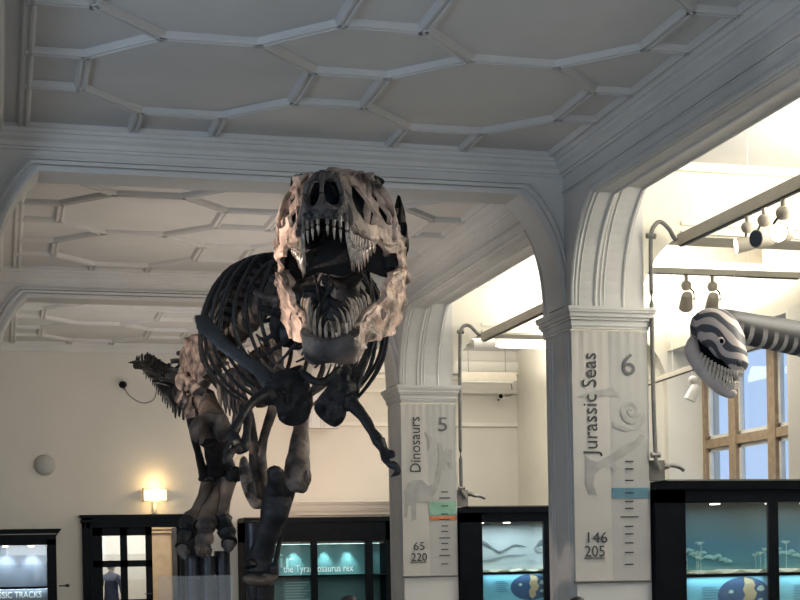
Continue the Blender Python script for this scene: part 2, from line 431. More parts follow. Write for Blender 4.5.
# aisle transverse beams with haunch
def aisle_beam(yp):
    yc = (yp[0]+yp[1])/2; zb = 5.06; xs = XR+.85
    A = [(xs+1.0*(1-cos(t)), zb-.85+.85/sin(radians(58))*sin(t)) for t in [radians(58)*k/10 for k in range(11)]]
    B = [(XA-1.0*(1-cos(t)), zb-.85+.85/sin(radians(58))*sin(t)) for t in [radians(58)*k/10 for k in range(11)]]
    mb = MB(); poly = [(xs-.3, ZC), (xs-.3, zb-.85)]+A+B[::-1]+[(XA, ZC)]
    mb.prism(poly, yc-.22, yc+.22, lambda u, v, t: (u, t, v))
    mb.box(xs+.5, XA-.5, yc-.26, yc-.22, zb+.02, zb+.06); mb.box(xs+.5, XA-.5, yc-.25, yc-.22, zb+.12, zb+.16); mb.box(xs, XA, yc-.30, yc+.3, ZC-.09, ZC)
    trim(mb, M['aisle'])
for yp in YP[:3]: aisle_beam(yp)
# aisle: lath lines and rails on the back wall, pilaster by the window, ceiling edge
al = MB()
for z in (4.35, 5.02, 5.30): al.box(XR+.62, XA, YB-.05, YB, z-.05, z+.03)
for x in (7.6, 9.0): al.box(x-.01, x+.01, YB-.012, YB, .2, 5.0)
al.box(XR+.62, XA, YB-.12, YB, 5.36, 5.62)
al.box(XA-.12, XA, 21.75, 22.1, 0, 4.6); al.box(XA-.06, XA, 17.2, 17.75, 0, 4.9)
trim(al, M['panel'])
# back wall crown and the ledge over the centre cabinet
cw = MB(); cw.prism([(YB-u*.6, z) for u, z in [(0, 5.66), (.05, 5.68), (.1, 5.74), (.16, 5.78), (.18, ZC), (0, ZC)]], XL, XR, lambda u, v, t: (t, u, v)); trim(cw)
lg = MB()
x0, x1 = at(285, 500, 28.3).x, 7.6
for z0, z1, p in ((2.52, 2.60, .30), (2.60, 2.64, .38), (2.64, 2.72, .42), (2.72, 2.76, .50), (2.76, 2.82, .56)):
    pts = [(x1, YB), (x1, YB-p)]+[(x0+.5-p+.5*(1-cos(t))*0+(.5)*(1-sin(t)), YB-p*cos(pi/2-t) if False else YB-p*sin(t)) for t in [pi/2*k/8 for k in range(8, -1, -1)]]
    lg.prism(pts, z0, z1, lambda u, v, t: (u, v, t))
trim(lg, M['wall'])

# window in the right aisle wall
def window():
    X = 11.0; fr = MB()
    ys = [wy0, 18.35, 19.4, 20.58, 21.55]; 
    for y in (17.95, 19.42, 20.62, 21.62): fr.box(X-.1, X+.06, y-.11, y+.11, wz0, wz1)
    for z in (wz0+.06, 2.2, 3.36, 4.78): fr.box(X-.09, X+.05, wy0, wy1+.05, z-.07, z+.07)
    root = struct('window_1', fr, M['wood'])
    for (a, b) in ((18.06, 19.31), (19.53, 20.51), (20.73, 21.51)):
        for (c, d) in ((1.33, 2.13), (2.27, 3.29), (3.43, 4.71)):
            s = MB()
            for (y0, y1, z0, z1) in ((a, a+.06, c, d), (b-.06, b, c, d), (a, b, c, c+.06), (a, b, d-.06, d)): s.box(X-.04, X+.02, y0, y1, z0, z1)
            ss = s.build('sash', M['white'], root, False)
            MB().box(X-.012, X-.006, a+.06, b-.06, c+.06, d-.06).build('pane', M['winglass'], ss, False)
    struct('trim_20', MB().box(XA-.05, XA+.85, wy0, wy1, wz0-.06, wz0), M['white'])
window()
tn[0] = 20

# ------------------------------------------------------------------ the door in the back wall
def door():
    fr = MB(); y0 = YB-.14
    P = lambda x, y: at(x, y, y0)
    xa, xb = P(82, 520).x, P(197, 520).x; zt = P(140, 514.5).z
    la, lb = P(93, 560).x, P(153, 560).x; ra = P(180.5, 560).x; zo = P(150, 527).z
    fr.box(xa, la, y0, YB+.1, 0, zt); fr.box(ra, xb, y0, YB+.1, 0, zt); fr.box(xa, xb, y0, YB+.1, zo, zt)
    for p, z0, z1 in ((.05, zt-.05, zt), (.03, zt-.14, zt-.09)): fr.box(xa-p, xb+p, y0-p, YB, z0, z1)
    for x in (xa+.06, xa+.16, xb-.16): fr.box(x-.015, x+.015, y0-.02, y0, 0, zt-.14)
    root = struct('door_1', fr, M['black'])
    lf = MB(); yl = YB
    xs = [P(103, 560).x, P(121, 560).x, P(128, 560).x, P(146.5, 560).x]
    zt2, z1b, z2t = P(120, 535.5).z, P(120, 560.5).z, P(120, 567).z
    zz = .95
    for (a, b, c, d) in ((la, xs[0], 0, zo), (xs[1], xs[2], 0, zo), (xs[3], lb, 0, zo), (la, lb, zt2, zo), (la, lb, z2t, z1b), (la, lb, 0, zz)):
        lf.box(a, b, yl-.03, yl+.03, c, d)
    leaf = lf.build('door_leaf', M['black'], root, False)
    for (a, b) in ((xs[0], xs[1]), (xs[2], xs[3])):
        for (c, d) in ((z1b, zt2), (zz, z2t)):
            MB().box(a, b, yl-.005, yl+.005, c, d).build('pane', M['glass'], leaf, False)
    MB().tube([(lb-.05, yl-.03, 1.05), (lb-.05, yl-.09, 1.05), (lb-.16, yl-.09, 1.05)], [.012]*3, 8, 2).build('handle', M['steel'], leaf)
    # open right leaf, swung into the corridor
    MB().box(ra-.04, ra+.02, YB+.06, YB+.95, 0, zo).build('open_leaf', M['black'], root, False)
door()
# corridor beyond the doorway
cr = MB(); cr.box(.6, .7, YB+.2, 32, 0, 3.2); cr.box(4.6, 4.7, YB+.2, 32, 0, 3.2); cr.box(.6, 4.7, 32, 32.1, 0, 3.2); cr.box(.6, 4.7, YB+.2, 32.1, 3.2, 3.3)
struct('wall_corridor', cr, M['wall'])
cp = MB(); xp = at(154, 560, 31.9).x; xq = at(171, 560, 31.9).x
cp.box(xp-.1, xq, 31.86, 31.98, 0, 2.8); cp.box(xq, xq+.5, 31.9, 31.98, 0, 2.42)
for z in (2.30, 2.38, 2.46): cp.box(xp-.1, xq+.6, 31.8, 31.9, z-.02, z+.02)
trim(cp, M['tan_wood'])
# ------------------------------------------------------------------ people (only their hair shows above the frame edge)
def person(label, x, y, h, face, cloth, hair='hair', group=None):
    t = thing('person', label, 'person', (x, y, 0), group)
    k = h/1.75; f = V((sin(face), -cos(face), 0)); l = V((cos(face), sin(face), 0)); o = V((x, y, 0))
    Q = lambda a, b, c: o+(l*a+f*b+V((0, 0, c)))*k
    me = bpy.data.meshes.new('body')
    vs = [(0, 0, .95), (0, 0, 1.12), (0, 0, 1.30), (0, -.01, 1.44), (0, 0, 1.52)]; ed = [(0, 1), (1, 2), (2, 3), (3, 4)]
    rd = [(.15, .11), (.14, .10), (.17, .11), (.10, .08), (.055, .055)]
    for s_ in (-1, 1):
        b = len(vs)
        vs += [(s_*.10, 0, .85), (s_*.11, .02, .48), (s_*.11, -.01, .09), (s_*.13, .13, .04)]; rd += [(.095, .095), (.065, .065), (.045, .045), (.04, .03)]
        ed += [(0, b), (b, b+1), (b+1, b+2), (b+2, b+3)]
        b = len(vs)
        vs += [(s_*.19, -.01, 1.40), (s_*.24, -.02, 1.12), (s_*.25, .06, .87), (s_*.25, .08, .79)]; rd += [(.062, .062), (.045, .045), (.032, .032), (.04, .02)]
        ed += [(3, b), (b, b+1), (b+1, b+2), (b+2, b+3)]
    me.from_pydata([tuple(Q(*v)-o) for v in vs], ed, [])
    ob = bpy.data.objects.new('body', me); COL.objects.link(ob)
    sk = ob.modifiers.new('s', 'SKIN'); ob.modifiers.new('u', 'SUBSURF').levels = 1
    for i, r in enumerate(rd): me.skin_vertices[0].data[i].radius = (r[0]*k, r[1]*k)
    me.skin_vertices[0].data[0].use_root = True
    dg = bpy.context.evaluated_depsgraph_get(); m2 = bpy.data.meshes.new_from_object(ob.evaluated_get(dg)); bpy.data.objects.remove(ob)
    m2.name = 'body'; m2.materials.clear(); m2.materials.append(M[cloth]); m2.polygons.foreach_set('use_smooth', [True]*len(m2.polygons))
    bo = bpy.data.objects.new('body', m2); COL.objects.link(bo); bo.parent = t
    hd = MB(); ax = (l, f, V((0, 0, 1)))
    hd.lump(Q(0, .01, 1.63), (.075*k, .092*k, .115*k), 0, ax=ax); hd.tube([Q(0, 0, 1.45), Q(0, 0, 1.56)], [.055*k, .052*k], 10, 2)
    hd.lump(Q(0, .105, 1.615), (.014*k, .02*k, .024*k), 0, ax=ax)
    for s_ in (-1, 1): hd.lump(Q(s_*.076, 0, 1.62), (.012*k, .02*k, .03*k), 0, ax=ax)
    hd.lump(Q(0, .095, 1.565), (.025*k, .012*k, .008*k), 0, ax=ax)
    h_ = hd.build('head', M['skin'], t)
    for s_ in (-1, 1): MB().lump(Q(s_*.03, .092, 1.64), (.011*k, .008*k, .008*k), 0, ax=ax).build('eye', M['text'], h_)
    MB().lump(Q(0, -.018, 1.665), (.085*k, .095*k, .10*k), .04, 3, ax=ax).build('hair', M[hair], t)
    for s_ in (-1, 1):
        hb = MB(); hb.lump(Q(s_*.25, .085, .76), (.018*k, .035*k, .05*k), 0, ax=ax)
        for j in range(4): hb.tube([Q(s_*.25, .06+.018*j, .73), Q(s_*.247, .062+.018*j, .69-.004*(j in (1, 2))), Q(s_*.24, .06+.018*j, .655-.008*(j in (1, 2)))], [.009*k, .0085*k, .007*k], 8, 2)
        hb.tube([Q(s_*.25, .115, .775), Q(s_*.245, .135, .74), Q(s_*.24, .135, .71)], [.01*k, .01*k, .008*k], 8, 2)
        hb.build('hand', M['skin'], t)
    return t
p = at(348, 596.5, 9.6); person('person with black hair below the lit teal cabinet, only the crown showing', p.x, p.y, p.z, 2.9, 'cloth1')
p = at(577, 598, 9.0); person('person with black hair at the foot of the nearer pier, only the crown showing', p.x, p.y, p.z, 2.6, 'cloth2')
p = at(111, 568, 30.4); person('person in dark clothing in the corridor, seen through the lower left door pane', p.x, p.y, 1.70, 2.7, 'cloth1')

# ------------------------------------------------------------------ display cabinets
def cab_frame(root, X0, X1, Yf, D, ztop, xm, zg, zs, zlow, corner=.12):
    """xm: list of (x0,x1) glazed bays; zg top of glass, zs shelf line, zlow bottom of glass"""
    b = MB()
    b.box(X0, X1, Yf, Yf+D, 0, zlow); b.box(X0, X1, Yf+D-.04, Yf+D, zlow, ztop-.1)
    b.box(X0, xm[0][0], Yf, Yf+D, zlow, ztop-.1); b.box(xm[-1][1], X1, Yf, Yf+D, zlow, ztop-.1)
    b.box(X0, X1, Yf, Yf+D, zg, ztop-.1)
    b.build('carcass', M['black'], root, False)
    t = MB(); t.prism([(X0, ztop-.1), (X0, ztop-.06), (X0+corner*.35, ztop-.015), (X0+corner, ztop), (X1, ztop), (X1, ztop-.1)], Yf-.03, Yf+D+.02, lambda u, v, w: (u, w, v))
    t.build('top', M['black'], root, False)
    t = MB(); t.box(X0+corner, X1, Yf-.035, Yf-.03, ztop-.012, ztop+.004); t.build('top_edge', M['pipe'], root, False)
    for i in range(len(xm)-1):
        MB().box(xm[i][1], xm[i+1][0], Yf, Yf+.08, zlow, zg).build('mullion', M['black'], root, False)
    MB().box(xm[0][0], xm[-1][1], Yf-.004, Yf+D-.05, zs-.014, zs+.014).build('shelf', M['black'], root, False)
    for a, c in xm:
        MB().box(a, c, Yf+.02, Yf+.026, zs+.014, zg).build('upper_pane', M['glass'], root, False)
        MB().box(a, c, Yf+.02, Yf+.026, zlow, zs-.014).build('lower_pane', M['glass'], root, False)
def downlight(root, x, y, z, r=.05):
    d = MB(); d.tube([(x, y, z+.012), (x, y, z-.006)], [r, r], 14, 1, ref=(1, 0, 0)); d.build('downlight', M['lens'], root)
def arealight(name, loc, size, energy, col=(1, 1, 1), tgt=None, sy=None, spread=None):
    l = bpy.data.lights.new(name, 'AREA'); l.energy = energy; l.color = col; l.size = size
    if sy: l.shape = 'RECTANGLE'; l.size_y = sy
    if spread: l.spread = radians(spread)
    o = bpy.data.objects.new(name, l); COL.objects.link(o); o.location = loc
    d = (V(tgt)-V(loc)) if tgt else V((0, 0, -1)); o.rotation_euler = d.to_track_quat('-Z', 'Y').to_euler(); return o
def spot(name, loc, tgt, energy, col=(1, 1, 1), ang=40, blend=.5, r=.05):
    l = bpy.data.lights.new(name, 'SPOT'); l.energy = energy; l.color = col; l.spot_size = radians(ang); l.spot_blend = blend; l.shadow_soft_size = r
    o = bpy.data.objects.new(name, l); COL.objects.link(o); o.location = loc
    o.rotation_euler = (V(tgt)-V(loc)).to_track_quat('-Z', 'Y').to_euler(); return o
def point(name, loc, energy, col=(1, 1, 1), r=.1):
    l = bpy.data.lights.new(name, 'POINT'); l.energy = energy; l.color = col; l.shadow_soft_size = r
    o = bpy.data.objects.new(name, l); COL.objects.link(o); o.location = loc; return o

def globe_map(root, cx, cz, y, rx, rz):
    g = MB(); n = 36
    g.add([(cx, y, cz)]+[(cx+rx*cos(2*pi*i/n), y, cz+rz*sin(2*pi*i/n)) for i in range(n)], [(0, i+1, (i+1) % n+1) for i in range(n)])
    g.build('oval_map', gradmat('map ocean', [(0, (.03, .09, .20)), (1, (.09, .22, .38))], 0, cx-rx, cx+rx, .2), root, False)
    land = [(-.02, 1), (.12, .95), (.3, .86), (.42, .55), (.35, .35), (.48, .1), (.38, -.2), (.25, -.35), (.3, -.62), (.12, -.9), (-.02, -.75), (-.08, -.3), (.04, .0), (-.06, .3), (.02, .6)]
    l = MB(); l.prism([(cx+rx*u, cz+rz*v) for u, v in land], y-.002, y-.004, lambda u, v, w: (u, w, v)); l.build('map_land', mat('map land', (.38, .33, .19), .8, noise=(.44, .41, .28), scale=6), root, False)
    for (u, v, a) in ((.62, .35, .09), (.6, -.3, .07), (-.5, .2, .06)):
        l = MB(); l.lump((cx+rx*u, y-.003, cz+rz*v), (rx*a*1.4, .002, rz*a*1.6), .2, 5); l.build('map_island', mat('map island', (.35, .55, .55), .8, noise=(.45, .6, .5), scale=9), root)

def aisle_cabinet(label, Yf, kind):
    X0 = XR+.86; X1 = XA-.1
    root = thing('display_cabinet', label, 'display cabinet', (X0, Yf, 0), 'black display cabinets in the right aisle')
    xm = [(X0+.35, X0+1.35), (X0+1.45, X0+2.45), (X0+2.55, X0+3.40)]
    D = .75; zs = 1.375; zg = 2.155; zt = 2.40
    cab_frame(root, X0, X1, Yf, D, zt, xm, zg, zs, .35)
    yb = Yf+D-.06
    if kind == 'sea':
        bk = gradmat('undersea backdrop', [(0, (.26, .48, .44)), (.14, (.04, .22, .28)), (.40, (.022, .15, .235)), (.62, (.045, .13, .16)), (1, (.07, .10, .10))], 2, zs-Yf*0, zg, .12, (2.5, 1, 2), seed=3)
    else:
        bk = gradmat('pale backdrop', [(0, (.62, .68, .68)), (.18, (.36, .44, .48)), (.5, (.42, .50, .53)), (.75, (.36, .42, .44)), (1, (.26, .29, .30))], 2, zs, zg, .10, (2, 1, 3), seed=1)
    b = MB(); b.box(xm[0][0]-.05, xm[-1][1]+.05, yb, yb+.01, zs+.02, zg+.02); b.build('backdrop', bk, root, False, origin=None)
    lo = MB(); lo.box(xm[0][0]-.05, xm[-1][1]+.05, Yf+.12, Yf+.14, .35, zs-.02)
    lo.build('lower_graphic_panel', gradmat('blue graphic', [(0, (.16, .50, .66)), (1, (.22, .58, .72))], 0, 0, 3, .15), root, False)
    for i, (a, c) in enumerate(xm):
        cx = a+.74
        if i < 2: globe_map(root, cx+(0 if kind == 'sea' else .06), 1.15, Yf+.117, .32, .20)
        # small print beside the map
        tp = MB()
        for r in range(6): tp.box(a+.24, a+.24+(.2 if r % 3 else .16), Yf+.113, Yf+.116, 1.24-r*.03, 1.25-r*.03)
        tp.build('small_print', mat('blue print on panel', (.10, .30, .42), .8, noise=(.12, .34, .46)), root, False)
        for q in (.07, .5): downlight(root, a+q, Yf+.30, zg-.004, .055)
        sd = MB(); n = 16
        pts = [(a-.02, zs+.02)]+[(a-.02+(c-a+.04)*k/n, zs+.035+.02*sin(k*1.3+i)+.012*sin(k*3.1)) for k in range(n+1)]+[(c+.02, zs+.02)]
        sd.prism(pts, Yf+.1, yb-.02, lambda u, v, w: (u, w, v)); sd.build('sand', mat('pale sand', (.5, .55, .45), .9, noise=(.6, .62, .5), scale=30), root)
        if kind == 'sea':
            for k in range(9):     # sea lilies / crinoid stalks
                x = a+.05+.36*random.random()**1.2+(.35 if k > 6 else 0); h = .12+.26*random.random(); y = yb-.05-.2*random.random()
                st = MB(); st.tube([(x, y, zs+.03), (x+.01, y, zs+.03+h*.6), (x+.02*random.uniform(-1, 1), y, zs+.03+h)], [.005, .004, .004], 6, 3)
                for j in range(6):
                    d_ = .05*random.uniform(.6, 1.3); aa = j*1.05
                    st.tube([(x, y, zs+.03+h), (x+d_*cos(aa)*.7, y+d_*sin(aa)*.3, zs+.03+h+.03), (x+d_*cos(aa), y, zs+.05+h+.02*sin(aa*2))], [.004, .005, .003], 5, 2)
                st.build('sea_lily', mat('pale sea lily', (.30, .50, .46), .8, noise=(.42, .6, .55)), root)
            rf = MB()
            for k in range(10): rf.lump((a+.3+.06*k, yb-.012, zs+.27-.012*k+.02*sin(k*2)), (.05, .008, .02), .3, k)
            rf.build('reef_silhouette', mat('hazy reef', (.16, .38, .42), .8, noise=(.22, .45, .46)), root)
        else:
            y = yb-.02
            sw = MB(); sw.tube([(a+.02, y, zs+.40), (a+.12, y, zs+.47), (a+.25, y, zs+.47), (a+.40, y, zs+.38), (a+.50, y, zs+.33), (a+.60, y, zs+.36), (a+.76, y, zs+.43), (a+.95, y, zs+.40)], [(.006, .02), (.006, .045), (.006, .03), (.006, .014), (.006, .02), (.006, .014), (.006, .016), (.006, .004)], 8, 4, ref=(0, 0, 1))
            sw.build('painted_reptile', mat('slate painted reptile', (.10, .13, .15), .8, noise=(.16, .2, .22)), root)
            sw = MB(); sw.tube([(a+.2, y, zs+.20), (a+.4, y, zs+.22), (a+.62, y, zs+.27), (a+.95, y, zs+.28)], [(.005, .006), (.005, .02), (.005, .014), (.005, .005)], 8, 4)
            sw.tube([(a+.01, y, zs+.42), (a+.05, y, zs+.36), (a+.14, y, zs+.30)], [(.005, .03), (.005, .05), (.005, .005)], 8, 4)
            sw.build('painted_fin', mat('grey painted fin', (.22, .27, .29), .8, noise=(.28, .33, .35)), root)
        cx = (a+c)/2
        arealight('cabinet light', (cx, Yf+.35, zg-.03), c-a-.1, 3.4 if kind == 'sea' else 8, (.80, .95, 1), sy=.3)
        arealight('cabinet low light', (cx, Yf+.06, zs-.03), c-a-.1, 1.3, (.85, .97, 1), sy=.05, tgt=(cx, Yf+.2, .6))
    return root
aisle_cabinet('black cabinet with a dark blue undersea scene, right of the nearer pier', 14.4, 'sea')
aisle_cabinet('black cabinet with a pale grey scene, between the two banner piers', 21.3, 'pale')

# centre cabinet on the back wall, behind the skeleton's leg
def centre_cabinet():
    Yf = 27.9; Q = lambda x, y: at(x, y, Yf)
    X0, X1 = Q(244, 560).x, 7.45
    root = thing('display_cabinet', 'wide black wall cabinet with teal lit panels behind the leg bones', 'display cabinet', (X0, Yf, 0))
    zt, zg, zs = Q(330, 516.5).z, Q(330, 541).z, Q(330, 575.5).z
    ms = [(Q(257, 560).x, Q(311, 560).x), (Q(317.5, 560).x, Q(365.5, 560).x), (Q(373, 560).x, 7.25)]
    cab_frame(root, X0, X1, Yf, .75, zt, ms, zg, zs, .3, .03)
    b = MB(); b.box(X0+.1, X1-.05, Yf+.5, Yf+.52, .3, zg+.05)
    b.build('backdrop', gradmat('teal backdrop', [(0, (.10, .24, .27)), (1, (.14, .30, .32))], 0, 0, 6, .12), root, False)
    fx = MB(); fx.box(ms[0][0], ms[-1][1], Yf+.1, Yf+.14, zg-.06, zg); fx.build('light_pelmet', M['pipe'], root, False)
    for x in (294.5, 324.8, 348, 381.5):
        p = at(x, 545, Yf+.4); downlight(root, p.x, Yf+.36, zg-.02, .05)
        spot('cabinet spot', (p.x, Yf+.34, zg-.03), (p.x, Yf+.50, zg-.75), 60, (.72, 1, .95), 65, .9, .03)
    arealight('cabinet wash', ((X0+X1)/2, Yf+.1, zg-.05), X1-X0-.6, 9, (.6, .95, .95), tgt=((X0+X1)/2, Yf+.5, .8), sy=.06)
    yt = Yf-.002
    p0 = Q(284, 572.5); p1 = Q(357, 570); ff = lambda x, y, z: (p0.x+x, Yf+.06-z, p0.z+y)
    text('the Tyrannosaurus rex', .20, M['whitetext'], 'lettering', root, ff, squeeze=(p1.x-p0.x)/1.93)
    g0 = at(268, 568, Yf+.48)
    text('air', .42, M['ghost'], 'large_lettering', root, lambda x, y, z: (g0.x+x, Yf+.495-z, g0.z+y), squeeze=1.2)
    pn = MB(); pa = at(283, 577, Yf+.4); pb = at(312, 577, Yf+.4); pn.box(pa.x, pb.x, Yf+.40, Yf+.41, .5, pa.z-.03); pn.build('text_panel', mat('teal panel', (.11, .27, .30), .7, noise=(.13, .3, .33)), root, False)
    ln = MB()
    for r in range(9): ln.box(pa.x+.04, pb.x-.06-.05*(r % 3), Yf+.396, Yf+.399, pa.z-.12-r*.055, pa.z-.105-r*.055)
    ln.build('text_lines', M['ghost'], root, False)
    return root
centre_cabinet()

# left cabinet on the back wall
def left_cabinet():
    Yf = 27.9; Q = lambda x, y: at(x, y, Yf)
    X0, X1 = -1.45, Q(56.5, 560).x
    root = thing('display_cabinet', 'black cabinet with bright streaked slabs at the left edge of the photo', 'display cabinet', (X0, Yf, 0))
    zt, zg, zs = Q(30, 534).z, Q(30, 545).z, Q(30, 587.5).z
    ms = [(-1.25, Q(47, 560).x)]
    cab_frame(root, X0, X1, Yf, .78, zt, ms, zg, zs, .3, .02)
    co = MB()
    for z0, z1, p in ((zt-.03, zt+.02, .02), (zt+.02, zt+.06, .06), (zt+.06, zt+.09, .09)): co.box(X0-p, X1+p, Yf-p, YB-.01, z0, z1)
    co.build('cornice', M['black'], root, False)
    b = MB(); b.box(ms[0][0], ms[0][1], Yf+.5, Yf+.52, zs, zg)
    b.build('track_slab', gradmat('rippled stone slab', [(.2, (.10, .13, .17)), (.5, (.46, .52, .58)), (.75, (.16, .20, .25))], 0, 0, 1, .8, (14, 1, 1.2), seed=4), root, False)
    lp = MB(); lp.box(ms[0][0], ms[0][1], Yf+.05, Yf+.07, .3, zs-.02); lp.build('title_panel', mat('grey blue panel', (.17, .21, .26), .7, noise=(.20, .24, .29)), root, False)
    p0 = Q(42, 598.5)
    text('JURASSIC TRACKS', .165, M['whitetext'], 'lettering', root, lambda x, y, z: (p0.x+x, Yf+.045-z, p0.z+y+.02), 'RIGHT', .80)
    for x in (5, 31):
        p = at(x, 545, Yf+.35); downlight(root, p.x, Yf+.33, zg-.02, .05)
        spot('cabinet spot', (p.x, Yf+.25, zg-.04), (p.x+.02, Yf+.5, zg-.5), 32, (.86, .92, 1), 70, .9, .03)
    arealight('cabinet wash', (.2, Yf+.12, zg-.05), 1.2, 5, (.8, .9, 1), tgt=(.2, Yf+.5, 1.2), sy=.06)
    arealight('cabinet title light', (.4, Yf+.01, zs-.03), 1.2, 2, (.8, .9, 1), tgt=(.4, Yf+.06, 1.0), sy=.02)
    wb = MB(); a = at(57, 585.5, 28.3); 
    return root
left_cabinet()
hk = thing('iron_rod', 'thin dark rod sticking out beside the streaked slab cabinet', 'rod', at(58, 586, 28.3))
a, b = at(58.6, 586, 28.3), at(67.5, 585.5, 28.3)
MB().tube([a, b], [.012, .012], 8, 2).build('rod', M['steel'], hk); MB().lump(b, (.045, .03, .03), .1, 2).build('knob', M['steel'], hk)

# ------------------------------------------------------------------ banners
def banner(label, Y, c, titles, ticks, bands, fig):
    """c = (x0,x1,y0,y1) image bounds on plane Y"""
    Yb = Y-.04
    Q = lambda x, y: at(x, y, Yb)
    x0, x1 = Q(c[0], (c[2]+c[3])/2).x, Q(c[1], (c[2]+c[3])/2).x; z1 = Q((c[0]+c[1])/2, c[2]).z; z0 = Q((c[0]+c[1])/2, c[3]).z
    X = lambda px, py: x0+(Q(px, py).x-Q(c[0]+(py-c[2])*.012*(c[3]-c[2])/250, py).x)
    root = thing('hanging_banner', label, 'banner', ((x0+x1)/2, Yb, z1), 'timeline banners on the piers')
    xm = x0+(x1-x0)*.49
    def cloth(a, b):
        m = MB(); nx, nz = 14, 34
        vs = []
        for s_ in (0, 1):
            for i in range(nx+1):
                for k in range(nz+1):
                    u, w = i/nx, k/nz; x = a+(b-a)*u; z = z0+(z1-z0)*w
                    y = Yb+.004*s_+.006*w**6*sin(x*60)
                    vs.append((x, y, z))
        N = (nx+1)*(nz+1); fs = []
        for s_ in (0, 1):
            for i in range(nx):
                for k in range(nz):
                    q = s_*N+i*(nz+1)+k; fs.append((q, q+1, q+nz+2, q+nz+1))
        return m.add(vs, fs)
    cloth(x0, xm).build('light_cloth', M['ban_l'], root); cloth(xm, x1).build('grey_cloth', M['ban_r'], root)
    for z in (z0, z1):
        MB().tube([(x0-.01, Yb+.012, z), (x1+.01, Yb+.012, z)], [.016, .016], 8, 1).build('rod', M['cream'] if z == z1 else M['pipe'], root)
    for z in (z0-.0, z1):
        MB().tube([((x0+x1)/2, Yb+.012, z), ((x0+x1)/2, Y+.01, z)], [.012, .012], 8, 1).build('bracket', M['cream'], root)
    yt = Yb-.012
    for body, px, py, ln, kind in titles:
        m = M['text'] if kind != 'n' else mat('mid grey print', (.10, .105, .11), .7, noise=(.12, .125, .13))
        q = Q(px, py)
        if kind == 'v':
            top = Q(px, py-ln); L = (top.z-q.z)
            sz = kindsize[body]
            tmp = bpy.data.curves.new('t', 'FONT'); tmp.body = body; tmp.size = sz; ob = bpy.data.objects.new('t', tmp); COL.objects.link(ob)
            bpy.context.view_layer.update(); w = ob.dimensions.x; bpy.data.objects.remove(ob)
            text(body, sz, m, 'title_lettering', root, lambda x, y, z: (q.x-y, yt-z, q.z+x), squeeze=L/w)
        else:
            w_ = Q(px+ln, py).x-q.x; sz = kindsize[body]
            tmp = bpy.data.curves.new('t', 'FONT'); tmp.body = body; tmp.size = sz; ob = bpy.data.objects.new('t', tmp); COL.objects.link(ob)
            bpy.context.view_layer.update(); w = ob.dimensions.x; bpy.data.objects.remove(ob)
            text(body, sz, m, 'lettering', root, lambda x, y, z: (q.x+x, yt-z, q.z+y), squeeze=w_/w)
    for xa, xb, y, h in ticks:
        a, b = Q(xa, y), Q(xb, y); MB().box(a.x, b.x, yt-.002, yt, a.z-h/2, a.z+h/2).build('tick', M['text'], root, False)
    for xa, xb, ya, yb_, mm in bands:
        a, b = Q(xa, ya), Q(xb, yb_); MB().box(xm+.003, x1-.003, Yb-.0095, Yb-.0085, b.z, a.z).build('colour_band', M[mm], root, False)
    for k, pl in enumerate(fig):
        f = MB()
        if pl[0] == 'poly': f.prism([(Q(x, y).x, Q(x, y).z) for x, y in pl[1]], Yb-.0081-.0002*k, Yb-.0083-.0002*k, lambda u, v, w: (u, w, v))
        else: f.tube([(Q(x, y).x, Yb-.008, Q(x, y).z) for x, y in pl[1]], [(.0012, r) for r in pl[2]], 8, 4, ref=(0, 1, 0)) if False else f.tube([(Q(x, y).x, Yb-.008, Q(x, y).z) for x, y in pl[1]], [(r, .0015) for r in pl[2]], 8, 4, ref=(0, 1, 0))
        f.build('faint_drawing', M['faint'], root)
    return root
kindsize = {'Jurassic Seas': .235, '6': .33, '146': .165, '205': .165, 'Dinosaurs': .24, '5': .30, '65': .17, '220': .17, 'MILLION YEARS AGO': .035}
sp = [(631+(10.5*(1-k/16)+.5)*cos(k*.75+.4), 411+(11*(1-k/16)+.5)*sin(k*.75+.4)) for k in range(17)]
banner('tall banner titled Jurassic Seas with number 6, on the nearer pier', 14.5, (573.5, 648.5, 331, 581),
       [('Jurassic Seas', 597.3, 455, 103, 'v'), ('6', 620.5, 375, 13, 'n'), ('146', 584.5, 543, 19.5, 'h'), ('205', 584, 556.7, 20, 'h'), ('MILLION YEARS AGO', 584, 559.3, 20, 'h')],
       [(624.5, 633, y, .014) if y not in (517, 564) else (620, 638, y, .014) for y in (461.5, 469, 480.5, 493, 501.5, 508.5, 517, 526.5, 534, 543, 552.5, 564.5)],
       [(609, 647, 488, 498, 'blue')],
       [('poly', [(584, 454), (590, 460), (597, 462), (610, 455), (622, 446), (634, 441), (640, 434), (644, 436), (640, 445), (628, 454), (614, 462), (602, 468), (595, 474), (593, 484), (597, 496), (590, 494), (585, 484), (586, 472), (586, 464)]),
        ('poly', [(608, 462), (613, 458), (617, 470), (614, 473)]),
        ('tube', sp, [.03*(1-k/19) for k in range(17)]),
        ('poly', [(577, 397), (588, 392), (606, 389), (612, 386), (616, 393), (620, 390), (619, 396), (606, 396), (590, 398)]),
        ('poly', [(612, 420), (618, 424), (626, 428), (640, 424), (644, 412), (645, 420), (640, 428), (626, 432), (614, 428)])])
